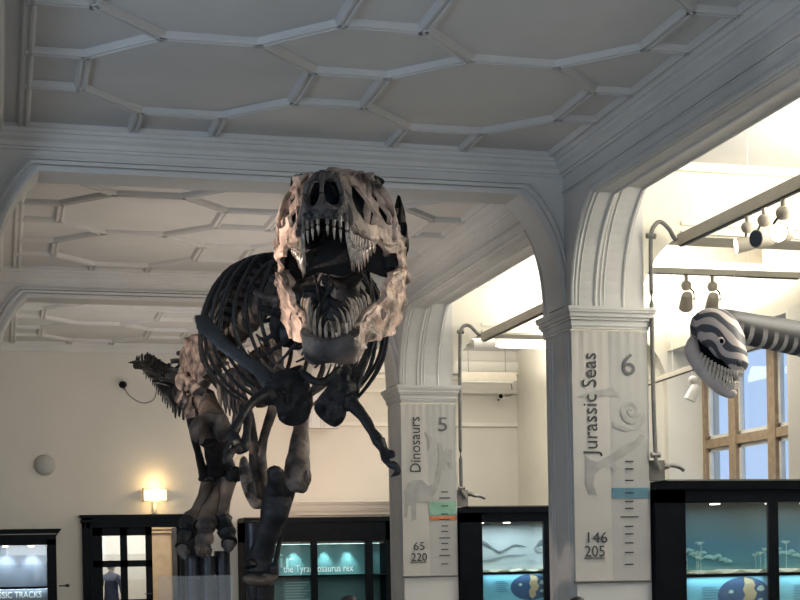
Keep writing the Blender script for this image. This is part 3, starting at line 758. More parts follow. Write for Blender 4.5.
banner('pale banner titled Dinosaurs with number 5, on the farther pier', 21.4, (402, 456, 404, 576),
       [('Dinosaurs', 420.5, 473, 55, 'v'), ('5', 437, 431, 9, 'n'), ('65', 413, 550, 11, 'h'), ('220', 411, 561, 15.5, 'h'), ('MILLION YEARS AGO', 411, 563.2, 15.5, 'h')],
       [(441-(2 if k % 3 == 1 else 0), 448+(2 if k % 3 == 1 else 0), y, .016) for k, y in enumerate((492, 498, 506, 514, 519.5, 526, 531.5, 538, 543.5, 549.5, 555.5, 564))],
       [(430, 456, 501.5, 515, 'green'), (430, 456, 516.5, 520, 'orange')],
       [('poly', [(404, 492), (407, 484), (414, 480), (422, 480), (428, 486), (433, 484), (437, 470), (439, 452), (437, 444), (441, 443), (443, 448), (442, 470), (438, 488), (433, 497), (435, 505), (438, 510), (436, 512), (431, 504), (427, 502), (416, 503), (416, 520), (412, 521), (411, 505), (408, 506), (407, 518), (404, 517), (405, 504)]),
        ('tube', [(425, 432), (430, 440), (428, 450)], [.02, .03, .008]),
        ('poly', [(440, 455), (446, 448), (452, 450), (451, 458), (453, 468), (450, 470), (448, 462), (445, 463), (446, 472), (443, 472), (442, 462)])])
# ------------------------------------------------------------------ wall and ceiling fixtures
def sconce():
    p = at(155, 495, YB-.16); w = .23; 
    t = thing('wall_lamp', 'glowing rectangular wall lamp above the black door', 'wall lamp', (p.x, YB-.1, p.z))
    h = .125
    MB().box(p.x-w+.02, p.x+w-.02, YB-.20, YB-.06, p.z-h+.02, p.z+h-.02).build('glass_shade', M['sconce'], t, False)
    f = MB()
    for x in (-w, w-.02): f.box(p.x+x, p.x+x+.02, YB-.21, YB-.05, p.z-h, p.z+h)
    for z in (-h, h-.02): f.box(p.x-w, p.x+w, YB-.21, YB-.05, p.z+z, p.z+z+.02)
    f.build('frame', M['cream'], t, False)
    b = MB(); b.box(p.x-.03, p.x+.03, YB-.12, YB, p.z-h-.22, p.z-h); b.box(p.x-.05, p.x+.05, YB-.05, YB, p.z-.06, p.z+.06); b.build('bracket', M['pipe'], t, False)
    point('sconce light', (p.x, YB-.24, p.z+.21), 9, (1, .66, .28), .05); point('sconce light', (p.x, YB-.24, p.z-.2), 5, (1, .66, .28), .05)
sconce()
for (px, py, r, lab) in ((45, 465, .20, 'round grey dome on the back wall above the streaked slab cabinet'), (243, 463, .17, 'round pale dome on the back wall, half hidden by the hip bones')):
    p = at(px, py, YB-.05)
    t = thing('wall_dome', lab, 'wall fixture', (p.x, YB, p.z), 'round domes on the back wall')
    MB().lump((p.x, YB-.03, p.z), (r, .11, r), 0, nu=24, nv=14).build('dome', mat('grey dome', (.36, .36, .34), .5, noise=(.40, .40, .38)) if px < 100 else M['cream'], t)
    MB().tube([(p.x, YB-.02, p.z), (p.x, YB, p.z)], [r*1.05]*2, 24, 1, ref=(0, 0, 1)).build('rim', M['cream'], t)
def cctv(px, py, Y, lab, wire, s=1.0):
    p = at(px, py, Y); yw = Y+.28
    t = thing('security_camera', lab, 'security camera', (p.x, yw, p.z), 'security cameras')
    MB().tube([(p.x-.02, Y-.04, p.z), (p.x+.02, Y+.10, p.z+.02)], [.065*s, .065*s], 14, 1).build('housing', M['cream'] if px > 300 else M['black'], t)
    MB().tube([(p.x-.02, Y-.055, p.z), (p.x-.02, Y-.04, p.z)], [.045*s]*2, 12, 1).build('lens', M['black'], t)
    MB().tube([(p.x+.02, Y+.08, p.z+.02), (p.x+.04, yw, p.z-.04)], [.02]*2, 8, 1).build('bracket', M['pipe'], t)
    MB().tube([at(x, y, yw-.02) for x, y in wire], [.009]*len(wire), 6, 4).build('cable', M['pipe'], t)
cctv(123, 385, YB-.28, 'small black security camera high on the back wall near the tail', [(124, 386), (128, 394), (137, 401), (146, 403), (154, 399), (157, 390)])
cctv(501, 396.5, YB-.28, 'small pale security camera on the aisle back wall between the piers', [(505, 396), (511, 395), (512, 389), (511, 384)])

def track(name, label, a, b, w=.09, h=.12, hang=True, m='fitting'):
    a, b = V(a), V(b); d = (b-a).normalized(); n = V((-d.y, d.x, 0)).normalized()
    t = thing(name, label, 'lighting track', (a+b)/2, 'suspended lighting tracks')
    vs = [p+n*x+V((0, 0, z)) for p in (a, b) for x, z in ((-w/2, 0), (w/2, 0), (w/2, h), (-w/2, h))]
    MB().add(vs, [(0, 1, 2, 3), (7, 6, 5, 4), (0, 4, 5, 1), (1, 5, 6, 2), (2, 6, 7, 3), (3, 7, 4, 0)]).build('beam', M[m], t, False)
    vs = [p+n*x+V((0, 0, z)) for p in (a, b) for x, z in ((-w/4, -.012), (w/4, -.012), (w/4, 0.004), (-w/4, 0.004))]
    MB().add(vs, [(0, 1, 2, 3), (7, 6, 5, 4), (0, 4, 5, 1), (1, 5, 6, 2), (2, 6, 7, 3), (3, 7, 4, 0)]).build('slot', M['steel'], t, False)
    if hang:
        for k in (.25, .75):
            p = a.lerp(b, k); MB().tube([p+V((0, 0, h)), V((p.x, p.y, ZC-.003))], [.004]*2, 6, 1).build('rod', M['white'], t)
    return t
XT = 7.1
pa = atX(681, 246, XT); zt = pa.z
track('lighting_track', 'long pale track beam running toward the viewer over the right aisle', (XT, pa.y, zt), (XT, 8.6, zt))
pb = atX(484, 341, XT)
track('lighting_track', 'pinkish track beam sloping above the aisle between the two piers', (XT, pb.y, pb.z), (XT, 16.6, pb.z))
py_ = 17.4; pc = at(640, 273, py_); 
track('lighting_track', 'straight cream track across the aisle carrying two pale spotlights', (7.3, py_, pc.z), (10.2, py_, pc.z), .12, .07, m='cream')
a_, b_ = atX(645, 386, 9.2), atX(772, 347, 9.2)
track('lighting_track', 'thin cream bar sloping behind the marine reptile head', (9.2, a_.y, a_.z), (9.2, b_.y, b_.z+.05), .05, .07)

def spotlight(label, top, aim, lit, m, s=1.0, group='track spotlights'):
    """lamp hung from point top, head pointing along aim"""
    t = thing('track_spotlight', label, 'spotlight', top, group); top = V(top); aim = V(aim).normalized()
    MB().tube([top, top+V((0, 0, -.07*s))], [.025*s]*2, 10, 1, ref=(1, 0, 0)).build('adapter', m, t)
    c1 = top+V((0, 0, -.13*s)); MB().lump(c1, (.07*s, .07*s, .065*s), .05, 3).build('gear_box', m, t)
    c2 = c1+V((0, 0, -.19*s)); 
    y = MB(); sd = aim.cross(V((0, 0, 1))).normalized()
    y.tube([c1, c1+sd*.09*s+V((0, 0, -.08*s)), c2+sd*.095*s], [.012*s]*3, 6, 3); y.build('yoke', M['steel'], t)
    b = MB(); b.tube([c2-aim*.12*s, c2-aim*.10*s, c2, c2+aim*.11*s, c2+aim*.13*s], [.05*s, .07*s, .082*s, .09*s, .095*s], 16, 1); b.build('lamp_head', m, t)
    b = MB(); b.tube([c2+aim*.13*s, c2+aim*.136*s], [.083*s]*2, 16, 1); b.build('lens', M['lens'] if lit else M['lens_off'], t)
    return t
def hang(px, py, z): p = at(px, py, 12); d = ray(px, py); q = CP+d*((XT-CP.x)/d.x); return (XT, q.y, z)
spotlight('brightly lit spotlight facing the viewer, rightmost on the long track', hang(783, 197, zt-.012), (-.75, -.62, -.12), True, M['fitting'], 1.0)
spotlight('dark lensed spotlight turned left, second from right on the long track', hang(764, 206, zt-.012), (-.9, -.3, -.1), False, M['fitting'], .92)
spotlight('lit spotlight seen side on, leftmost on the long track', hang(747, 217, zt-.012), (-.95, .3, -.15), True, M['fitting'], .85)
for px, lab in ((686, 'pale spotlight with side knobs on the cross track, left of the pair'), (712, 'pale spotlight on the cross track, right of the pair')):
    p = at(px, 273, py_); spotlight(lab, (p.x, py_, pc.z-.012), (.3, .8, -.5), False, M['fitting'], 1.0)
p = at(693, 366, 15); d = ray(693, 369); q = CP+d*(9.2/d.x)-V((0, 0, .03)); spotlight('small white spotlight under the thin bar, left of the marine reptile jaw', q, (-.4, .2, -.9), False, M['white'], .9)

def lamp_box(label, px0, px1, py0, py1, Y):
    a, b = at(px0, py1, Y), at(px1, py0, Y); z0, z1 = a.z, b.z
    t = thing('fluorescent_lamp', label, 'ceiling lamp', ((a.x+b.x)/2, Y, z0), 'long fluorescent lamp boxes in the aisle')
    m = MB(); m.prism([(Y-.09, z0), (Y+.09, z0), (Y+.07, z1), (Y-.07, z1)], a.x, b.x, lambda u, v, w: (w, u, v)); m.build('housing', M['fitting'], t, False)
    MB().box(a.x+.04, b.x-.04, Y-.06, Y+.06, z0-.02, z0+.004).build('diffuser', M['tube'], t, False)
    for x in (a.x+.2, b.x-.2): MB().tube([(x, Y, z1-.01), (x, Y, ZC)], [.008]*2, 6, 1).build('rod', M['pipe'], t)
lamp_box('long pale lamp box hung behind the three track spotlights', 688, 790, 248, 262, 18.6)
lamp_box('long pale lamp box between the piers, beside the sloping track', 497, 552, 334, 346, 24.5)
lamp_box('long grey lamp box lower on the aisle back wall between the piers', 459, 515, 373, 381, 27.9)

def conduit(label, pts, Y, coil, r=.022):
    P = [at(x, y, Y) for x, y in pts]
    t = thing('conduit_pipe', label, 'pipe', P[-1], 'bent conduits rising from the aisle cabinets')
    MB().tube(P, [r]*len(P), 8, 5).build('pipe', M['pipe'], t)
    for f in (.45, .8):
        q = P[int(len(P)*f)]
        MB().tube([q+V((-.05, .0, 0)), q+V((.05, 0, 0))], [.03]*2, 8, 1).build('clip', M['pipe'], t)
    cb = MB(); C = [at(x, y, Y+.1) for x, y in coil]; cb.tube(C, [r*.9]*len(C), 8, 5); cb.build('cable_tail', M['pipe'], t)
    q = C[0]; MB().box(q.x-.10, q.x+.08, Y+.05, Y+.25, 2.406, q.z+.09).build('terminal_box', M['pipe'], t, False)
    MB().lump(C[1], (.07, .05, .03), .3, 4).build('gland', M['pipe'], t)
conduit('tall hooked conduit beside the nearer pier, ending on the right cabinet', [(676.5, 240.5), (673.5, 237), (669, 229), (661, 222), (655, 225), (651, 236), (651, 270), (652, 330), (653.5, 400), (655.5, 455), (657, 463), (660, 470)], 14.44, [(656, 469), (664, 467), (672, 465.5), (679, 467), (684, 470.5)], .024)
conduit('hooked conduit beside the farther pier, ending on the middle cabinet', [(481, 335), (477, 333), (470, 326), (464, 326), (460.5, 332), (460, 345), (460, 400), (460.5, 450), (461.5, 488), (463, 493), (466, 498)], 21.36, [(462, 496), (469, 494), (475, 496), (480, 496), (485, 498.5)], .028)
sb = thing('sensor_box', 'small white box on a dark arm near the top of the farther conduit', 'sensor', at(471, 344, 22.2))
a, b = at(470, 344, 22.2), at(461, 344, 22.2)
MB().box(a.x-.04, a.x+.05, 22.15, 22.25, a.z-.06, a.z+.06).build('box', M['white'], sb, False); MB().tube([b, a], [.02]*2, 8, 1).build('arm', M['steel'], sb)
gp = thing('glass_panel', 'clear glass barrier panel below the left foot bones', 'glass panel', at(196, 600, 10.6))
a, b = at(158, 576.5, 10.6), at(233, 576.5, 10.6)
MB().box(a.x, b.x, 10.6, 10.612, .1, a.z).build('pane', M['haze'], gp, False)
f = MB(); f.box(a.x, b.x, 10.57, 10.64, 0, .12); f.build('foot_rail', M['steel'], gp, False)

# ------------------------------------------------------------------ marine reptile model on the right
def stripes(name, dark, light, scale, thr, axis_rot=(0, 0, 0), dist=6):
    m = bpy.data.materials.new(name); m.use_nodes = True; nt = m.node_tree; b = nt.nodes['Principled BSDF']
    tc = nt.nodes.new('ShaderNodeTexCoord'); mp = nt.nodes.new('ShaderNodeMapping'); mp.inputs['Rotation'].default_value = axis_rot
    w = nt.nodes.new('ShaderNodeTexWave'); w.inputs['Scale'].default_value = scale; w.inputs['Distortion'].default_value = dist; w.inputs['Detail'].default_value = 1.5; w.inputs['Detail Scale'].default_value = .8
    r = nt.nodes.new('ShaderNodeValToRGB'); r.color_ramp.elements[0].position = thr; r.color_ramp.elements[1].position = thr+.12
    r.color_ramp.elements[0].color = (*dark, 1); r.color_ramp.elements[1].color = (*light, 1)
    nt.links.new(tc.outputs['Object'], mp.inputs[0]); nt.links.new(mp.outputs[0], w.inputs[0]); nt.links.new(w.outputs['Fac'], r.inputs[0]); nt.links.new(r.outputs[0], b.inputs['Base Color'])
    b.inputs['Roughness'].default_value = .5
    return m
def marine():
    Y0 = 12.0; dY = lambda y: Y0+y
    root = thing('marine_reptile', 'grey striped marine reptile model with open toothy jaws, hung at the right', 'reptile model', at(716, 350, Y0))
    skin = stripes('striped head skin', (.085, .088, .105), (.64, .56, .52), 2.9, .42, (.3, .9, .5), 8)
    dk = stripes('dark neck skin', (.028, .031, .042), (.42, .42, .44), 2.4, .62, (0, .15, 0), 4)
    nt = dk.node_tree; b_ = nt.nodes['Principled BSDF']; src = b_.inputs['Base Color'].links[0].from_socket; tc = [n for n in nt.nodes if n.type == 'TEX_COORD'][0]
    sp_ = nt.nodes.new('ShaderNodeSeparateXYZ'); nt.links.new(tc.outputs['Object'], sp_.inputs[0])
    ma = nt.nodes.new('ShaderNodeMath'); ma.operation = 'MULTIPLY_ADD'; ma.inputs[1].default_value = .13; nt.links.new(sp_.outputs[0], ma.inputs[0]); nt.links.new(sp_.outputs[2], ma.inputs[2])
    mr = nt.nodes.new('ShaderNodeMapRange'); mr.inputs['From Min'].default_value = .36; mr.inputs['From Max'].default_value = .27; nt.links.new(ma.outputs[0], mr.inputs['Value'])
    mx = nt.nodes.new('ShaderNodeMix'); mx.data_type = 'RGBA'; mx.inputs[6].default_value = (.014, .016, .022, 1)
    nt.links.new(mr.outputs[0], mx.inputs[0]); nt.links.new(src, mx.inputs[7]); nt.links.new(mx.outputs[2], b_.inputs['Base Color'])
    pale = mat('pale jaw skin', (.54, .48, .45), .5, noise=(.62, .56, .53), scale=7)
    h = MB()
    h.tube([at(697, 338, dY(.50)), at(706, 327, dY(.36)), at(717.5, 330, dY(.20)), at(727, 342, dY(.06)), at(734, 354, dY(-.06)), at(738.5, 364, dY(-.13)), at(739, 370, dY(-.16))],
           [(.07, .08), (.155, .17), (.185, .19), (.165, .165), (.112, .12), (.088, .085), (.05, .04)], 20, 5, ref=(0, 1, 0))
    hd = h.build('head', skin, root)
    j = MB()
    j.tube([at(694, 340, dY(.45)), at(692, 350, dY(.34)), at(698, 363, dY(.22)), at(709, 377, dY(.08)), at(721, 388, dY(-.04)), at(731, 393, dY(-.12)), at(736, 392, dY(-.16))],
           [(.05, .06), (.065, .08), (.06, .08), (.055, .08), (.05, .08), (.048, .06), (.02, .02)], 14, 5, ref=(0, 1, 0))
    jw = j.build('lower_jaw', pale, root)
    MB().tube([at(695, 346, dY(.42)), at(707, 358, dY(.27)), at(719, 368, dY(.14)), at(729, 376, dY(.04)), at(737, 379, dY(0))],
              [(.03, .1), (.10, .1), (.115, .08), (.095, .07), (.05, .05)], 12, 4, ref=(0, 1, 0)).build('mouth_lining', M['black'], root)
    ivory = mat('ivory tooth', (.55, .50, .44), .35, noise=(.62, .57, .5), scale=12)
    up_ = [(700, 354, .22), (709, 361, .09), (719, 367, -.03), (728, 371, -.14), (736, 373, -.21), (742, 371, -.16)]
    lo_ = [(698, 360, .17), (707, 371, .03), (717, 381, -.08), (726, 387, -.17), (733, 388, -.21), (738, 386, -.19)]
    def along(pts, t):
        k = t*(len(pts)-1); i = min(int(k), len(pts)-2); f = k-i
        return tuple(a*(1-f)+b*f for a, b in zip(pts[i], pts[i+1]))
    n = 14
    for i in range(n):
        t = (i+.5)/n
        x, y, o = along(up_, t); L = (5+7*sin(pi*min(1, t*.9+.1)))*(1 if i % 2 else .8)
        MB().tube([at(x, y-2, dY(o)), at(x+.6, y+L*.5, dY(o-.01)), at(x+1.2, y+L, dY(o+.01))], [.013, .011, .002], 8, 3).build('tooth', ivory, hd)
        x, y, o = along(lo_, t); L = (6+8*sin(pi*min(1, t*.9+.1)))*(.8 if i % 2 else 1)
        MB().tube([at(x, y+2, dY(o)), at(x+1, y-L*.5, dY(o-.01)), at(x+1.4, y-L, dY(o+.01))], [.013, .011, .002], 8, 3).build('tooth', ivory, jw)
    c = at(721.5, 341, dY(-.085))
    e = MB(); e.lump(c, (.022, .022, .022), 0); e.build('eye', M['black'], hd)
    e = MB(); e.lump(c+V((0, .012, 0)), (.04, .02, .036), .1, 2); e.build('eyelid', pale, hd)
    e = MB(); e.lump(at(739, 363, dY(-.205)), (.03, .02, .03), .1, 3); e.lump(at(734, 364, dY(-.2)), (.012, .012, .01), 0); e.build('nostril', mat('dark snout patch', (.05, .05, .06), .4, noise=(.07, .07, .08)), hd)
    nk = MB(); nk.tube([at(712, 320, dY(.40)), at(728, 324, dY(.42)), at(750, 329.5, dY(.5)), at(775, 334, dY(.6)), at(800, 339, dY(.7)), at(840, 348, dY(.9)), at(890, 362, dY(1.2)), at(930, 374, dY(1.4))],
                       [(.10, .10), (.135, .14), (.15, .15), (.158, .158), (.165, .165), (.19, .19), (.26, .25), (.1, .1)], 18, 5, ref=(0, 1, 0))
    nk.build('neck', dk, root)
    w = at(828, 332, dY(.85)); MB().tube([w-V((0, 0, .05)), V((w.x, w.y, ZC))], [.004]*2, 6, 1).build('hanging_wire', M['steel'], root)
    w = at(905, 345, dY(1.3)); MB().tube([w-V((0, 0, .05)), V((w.x, w.y, ZC))], [.004]*2, 6, 1).build('hanging_wire', M['steel'], root)
marine()
# ------------------------------------------------------------------ the tyrannosaur skeleton
def lerp(tab, x):
    if x <= tab[0][0]: return tab[0][1]
    for (a, p), (b, q) in zip(tab, tab[1:]):
        if x <= b: return p+(q-p)*(x-a)/(b-a)
    return tab[-1][1]
def smooth_loop(pts, n=3):
    out = []; k = len(pts)
    for i in range(k):
        p0, p1, p2, p3 = [V(pts[(i+j-1) % k]) for j in range(4)]
        for j in range(n):
            t = j/n; out.append(tuple(.5*((2*p1)+(p2-p0)*t+(2*p0-5*p1+4*p2-p3)*t*t+(3*p1-p0-3*p2+p3)*t**3)))
    return out
def wob(u, v, k=0): return .0125*(sin(31*u+k)*cos(27*v+1.3*k)+.8*sin(53*u+17*v+k)+.7*cos(47*v-23*u))

REX = thing('tyrannosaur_skeleton', 'huge dark mounted tyrannosaur skeleton with gaping jaws, facing the viewer', 'dinosaur skeleton', (2.25, 12.9, 0))
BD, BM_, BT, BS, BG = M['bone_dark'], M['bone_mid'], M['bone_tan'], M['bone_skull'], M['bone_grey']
def bone(name, pts, rad, m, n=12, sub=5, ref=(0, 1, 0), rough=.05, parent=None, extra=None, seed=0):
    b = MB(); b.tube([at(*p) if len(p) == 3 and not isinstance(p, V) else p for p in pts], rad, n, sub, ref, rough, seed=seed)
    if extra: extra(b)
    return b.build(name, m, parent or REX)

# skull -------------------------------------------------------------
O = at(342, 250, 10.62)
F = V((-.315, -.95, -.05)).normalized(); U0 = V((0, 0, 1)); L = U0.cross(F).normalized(); U = F.cross(L).normalized()
def sk(s, w, h): return O+F*s+L*w+U*(h*.84 if h > 0 else h)
WB = [(-.1, .42), (.1, .445), (.3, .435), (.45, .395), (.6, .325), (.7, .285), (.85, .232), (1.0, .192), (1.1, .178), (1.2, .165), (1.26, .125), (1.30, .08), (1.33, .02)]
WT = [(0, .23), (.2, .26), (.35, .25), (.5, .19), (.6, .145), (.8, .105), (1.0, .08), (1.06, .07), (1.2, .05), (1.3, .012)]
TOP = [(0, .49), (.2, .53), (.35, .51), (.5, .55), (.6, .49), (.7, .46), (.9, .42), (1.1, .365), (1.2, .315), (1.28, .22), (1.33, .12)]
def wid(s, h):
    q = max(0, min(1, h/lerp(TOP, s)))**1.5
    return lerp(WB, s)*(1-q)+lerp(WT, s)*q
side = smooth_loop([(1.15, .0), (1.155, .08), (1.14, .20), (1.10, .30), (1.06, .355), (1.0, .39), (.8, .435), (.65, .47), (.54, .535), (.44, .545), (.34, .51), (.2, .53), (.04, .50), (-.05, .42), (-.02, .30), (.06, .2), (-.0, .06), (-.06, -.1), (.02, -.17), (.12, -.15), (.24, -.07), (.38, -.07), (.5, -.12), (.6, -.03), (.72, -.02), (.86, -.05), (1.0, -.05), (1.1, -.015)], 3)
holes = [smooth_loop(h, 3) for h in ([(.62, .12), (.70, .06), (.84, .07), (.95, .13), (.92, .28), (.77, .375), (.66, .35), (.61, .24)],
         [(.97, .19), (1.0, .15), (1.04, .18), (1.03, .23), (.99, .25)],
         [(.43, .24), (.47, .10), (.53, .12), (.545, .26), (.55, .40), (.48, .46), (.42, .38)],
         [(.12, .13), (.2, .06), (.33, .07), (.36, .2), (.32, .34), (.2, .42), (.08, .38), (.13, .24)],
         [(.42, -.02), (.46, -.045), (.49, -.01), (.46, .025)])]
sb = MB()
for sg in (1, -1):
    def fn(s, h, t, sg=sg):
        w = wid(s, h)+wob(s, h, sg)*(.35+1.2*max(0, 1-s))+t*.014
        return sk(s+t*.006*(s > 1.2), sg*max(w, .004), h+wob(h, s, 2)*.6)
    sb.plate(side, holes, fn, .045)
def rooffn(s, v, t):
    wt = lerp(WT, s)+.012
    h = lerp(TOP, s)-.012+.028*max(0, 1-(v/max(wt, .01))**2)+t*.014+wob(s, v, 5)*1.2
    return sk(s, v, h)
ss_ = [0.0, .1, .2, .3, .4, .5, .6, .7, .8, .9, 1.0, 1.06, 1.11]
rl = [(s, lerp(WT, s)+.012) for s in ss_]; ro = rl+[(s, -w) for s, w in rl[::-1]]
sb.plate(ro, [smooth_loop([(.12, sg*.09), (.2, sg*.07), (.3, sg*.12), (.3, sg*.22), (.2, sg*.25), (.12, sg*.19)][::sg], 2) for sg in (1, -1)], rooffn, .05)
# muzzle front: premaxillae with the two nostril openings and the thin bar between them
def muz(w, h, t):
    s_ = 1.335-.21*(abs(w)/.16)**2.2-.75*max(0, h-.16)**1.15+t*.016+wob(w*2, h*2, 9)*.7
    return sk(s_, w, h/.84)
mo = smooth_loop([(0, -.005), (.05, -.012), (.10, -.01), (.15, .0), (.168, .03), (.16, .09), (.15, .16), (.125, .22), (.085, .275), (.04, .305), (0, .31), (-.04, .305), (-.085, .275), (-.125, .22), (-.15, .16), (-.16, .09), (-.168, .03), (-.15, .0), (-.10, -.01), (-.05, -.012)], 3)
nh = [smooth_loop([(sg*.013, .23), (sg*.014, .14), (sg*.045, .08), (sg*.09, .07), (sg*.116, .115), (sg*.106, .20), (sg*.06, .262)], 3) for sg in (1, -1)]
sb.plate(mo, nh, muz, .03)
sb.tube([sk(1.13, 0, .36), muz(0, .27, 1), muz(0, .18, 1), muz(0, .08, 1)], [.03, .022, .014, .02], 8, 4, rough=.1)
for sg in (1, -1):
    sb.tube([muz(sg*.10, .24, 1), muz(sg*.122, .17, 1), muz(sg*.11, .09, 1), muz(sg*.06, .06, 1), muz(sg*.02, .09, 1)], [.02, .018, .02, .02, .014], 8, 4, rough=.1)
    for q in (.035, .085, .13): sb.lump(muz(sg*q, .02, 1), (.024, .022, .03), .1, int(q*1000))
# brow horns, nasal rugosities
for sg in (1, -1):
    sb.lump(sk(.52, sg*.235, .49), (.05, .08, .03), .2, 3, nu=20, nv=14); sb.lump(sk(.36, sg*.27, .45), (.06, .07, .03), .2, 4, nu=20, nv=14)
    sb.lump(sk(.02, sg*.24, .47), (.06, .07, .04), .2, 6, nu=20, nv=14)
for i in range(8): sb.lump(sk(.62+.08*i, .02*(-1)**i, lerp(TOP, .62+.08*i)+.012), (.035, .04, .022), .3, i)
# alveolar ridge along the tooth row
for sg in (1, -1):
    sb.tube([sk(s, sg*(lerp(WB, s)-.012), -.03+.02*(s > 1.1)) for s in (.62, .75, .9, 1.05, 1.13)], [.022, .03, .032, .03, .02], 8, 4, rough=.12)
    sb.tube([sk(.66, sg*.22, .05), sk(.6, sg*.24, .22), sk(.55, sg*.24, .38), sk(.52, sg*.22, .47)], [.03, .025, .03, .03], 8, 4, rough=.12)     # lacrimal strut
    sb.tube([sk(.4, sg*.40, .0), sk(.38, sg*.41, .2), sk(.36, sg*.35, .38), sk(.34, sg*.28, .5)], [.03, .022, .022, .03], 8, 4, rough=.16)      # postorbital bar
    sb.tube([sk(.62, sg*.27, .0), sk(.48, sg*.37, -.05), sk(.3, sg*.43, -.02), sk(.1, sg*.445, -.04), sk(-.02, sg*.43, -.12)], [.03, .035, .03, .03, .05], 8, 4, rough=.14)   # jugal bar
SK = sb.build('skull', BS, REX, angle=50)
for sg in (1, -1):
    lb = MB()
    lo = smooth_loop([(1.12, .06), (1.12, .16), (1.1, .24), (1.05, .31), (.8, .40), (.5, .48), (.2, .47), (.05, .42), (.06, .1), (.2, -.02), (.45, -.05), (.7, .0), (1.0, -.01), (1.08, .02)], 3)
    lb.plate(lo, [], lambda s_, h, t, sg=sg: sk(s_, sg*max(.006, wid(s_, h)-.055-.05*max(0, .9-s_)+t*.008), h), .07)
    lb.build('sinus_shade', M['black'], SK)  # black sheet painting shade behind the skull openings, not a bone
# shade filler for the nostrils, then the dark inner bones
nl = MB(); nl.lump(sk(1.12, 0, .17), (.10, .105, .13), .05, 2); nl.build('nostril_shade', M['black'], SK)  # black lump standing in for the shade inside the nostrils
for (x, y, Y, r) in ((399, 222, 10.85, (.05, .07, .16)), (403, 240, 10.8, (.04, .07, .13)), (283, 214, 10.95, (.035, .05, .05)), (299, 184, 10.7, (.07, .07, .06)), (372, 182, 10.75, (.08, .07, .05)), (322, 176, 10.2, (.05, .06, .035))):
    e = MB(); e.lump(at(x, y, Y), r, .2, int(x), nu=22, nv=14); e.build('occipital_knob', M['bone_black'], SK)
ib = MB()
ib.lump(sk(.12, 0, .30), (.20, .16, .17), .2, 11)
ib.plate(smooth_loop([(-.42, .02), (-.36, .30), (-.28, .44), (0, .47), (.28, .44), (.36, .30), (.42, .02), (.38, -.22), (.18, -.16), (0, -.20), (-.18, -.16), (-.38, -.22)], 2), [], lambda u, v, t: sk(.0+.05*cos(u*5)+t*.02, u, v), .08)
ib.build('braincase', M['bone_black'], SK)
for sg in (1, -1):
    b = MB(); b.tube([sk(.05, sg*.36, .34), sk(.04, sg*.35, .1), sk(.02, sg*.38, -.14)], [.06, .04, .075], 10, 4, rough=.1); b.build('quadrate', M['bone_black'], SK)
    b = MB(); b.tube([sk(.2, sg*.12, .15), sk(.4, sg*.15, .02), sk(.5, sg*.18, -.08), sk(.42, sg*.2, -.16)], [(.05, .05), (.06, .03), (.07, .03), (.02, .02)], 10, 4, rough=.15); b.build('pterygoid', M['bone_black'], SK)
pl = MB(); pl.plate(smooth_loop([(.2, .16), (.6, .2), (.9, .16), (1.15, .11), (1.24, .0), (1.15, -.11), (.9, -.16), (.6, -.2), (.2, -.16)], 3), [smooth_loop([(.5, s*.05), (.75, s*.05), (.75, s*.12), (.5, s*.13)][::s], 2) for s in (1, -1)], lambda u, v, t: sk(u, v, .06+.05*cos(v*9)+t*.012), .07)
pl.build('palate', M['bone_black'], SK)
def tooth(parent, base, d, ln, r, curve):
    r *= .68; ln *= 1.15
    b = MB(); b.tube([base-d*.02, base+d*ln*.35+curve*.12*ln, base+d*ln*.72+curve*.1*ln, base+d*ln-curve*.10*ln], [r*.9, r, r*.72, r*.12], 8, 3); b.build('tooth', M['tooth'], parent)
rng = random.Random(4)
for sg in (1, -1):
    for i in range(4):
        q = (.03, .07, .108, .142)[i]; tooth(SK, muz(sg*q, .0, -.2), -U, (.10, .12, .13, .14)[i], .0165, F)
    ln = [.16, .20, .24, .25, .22, .23, .19, .17, .14, .11, .08]
    for i in range(11):
        a = 1.12-.048*i
        tooth(SK, sk(a, sg*(lerp(WB, a)-.022), -.045), (-U+L*sg*-.04), ln[i]*rng.uniform(.85, 1.05), .019, F)

# lower jaw -----------------------------------------------------------
HJ = sk(.02, 0, -.17); aj = radians(29)
FJ = F*cos(aj)-U*sin(aj); UJ = U*cos(aj)+F*sin(aj)
def jw(s, w, h): return HJ+FJ*s+L*w+UJ*h
WJ = [(-.1, .43), (.1, .445), (.3, .41), (.5, .33), (.7, .245), (.9, .195), (1.05, .175), (1.13, .165), (1.18, .135), (1.215, .085), (1.235, .015)]
prof = smooth_loop([(1.22, .0), (1.24, -.06), (1.22, -.16), (1.15, -.19), (1.0, -.185), (.85, -.20), (.68, -.25), (.5, -.30), (.35, -.31), (.18, -.25), (.02, -.16), (-.07, -.06), (-.05, .02), (.02, .02), (.08, .0), (.2, .09), (.34, .12), (.46, .08), (.58, .0), (.7, -.02), (.9, .0), (1.1, .01)], 3)
jb = MB()
for sg in (1, -1):
    def fn(s, h, t, sg=sg):
        w = lerp(WJ, s)-.04*max(0, -h-.05)+wob(s, h, 3+sg)+t*.022
        return jw(s, sg*max(w, .004), h+wob(h, s, 7)*.5)
    jb.plate(prof, [smooth_loop([(.27, -.06), (.31, -.09), (.35, -.06), (.31, -.03)], 3), smooth_loop([(.5, -.12), (.58, -.15), (.62, -.08), (.55, -.05)], 3)], fn, .045)
    jb.tube([jw(s, sg*(lerp(WJ, s)-.015), -.012) for s in (.6, .8, 1.0, 1.1, 1.17, 1.205)], [.02, .03, .03, .03, .028, .02], 8, 4, rough=.1)
    jb.tube([jw(-.06, sg*.42, -.03), jw(.08, sg*.445, .0), jw(.25, sg*.43, .07), jw(.42, sg*.37, .08)], [.05, .04, .035, .02], 8, 4, rough=.12)
    jb.lump(jw(.0, sg*.43, -.05), (.07, .08, .07), .15, 5)
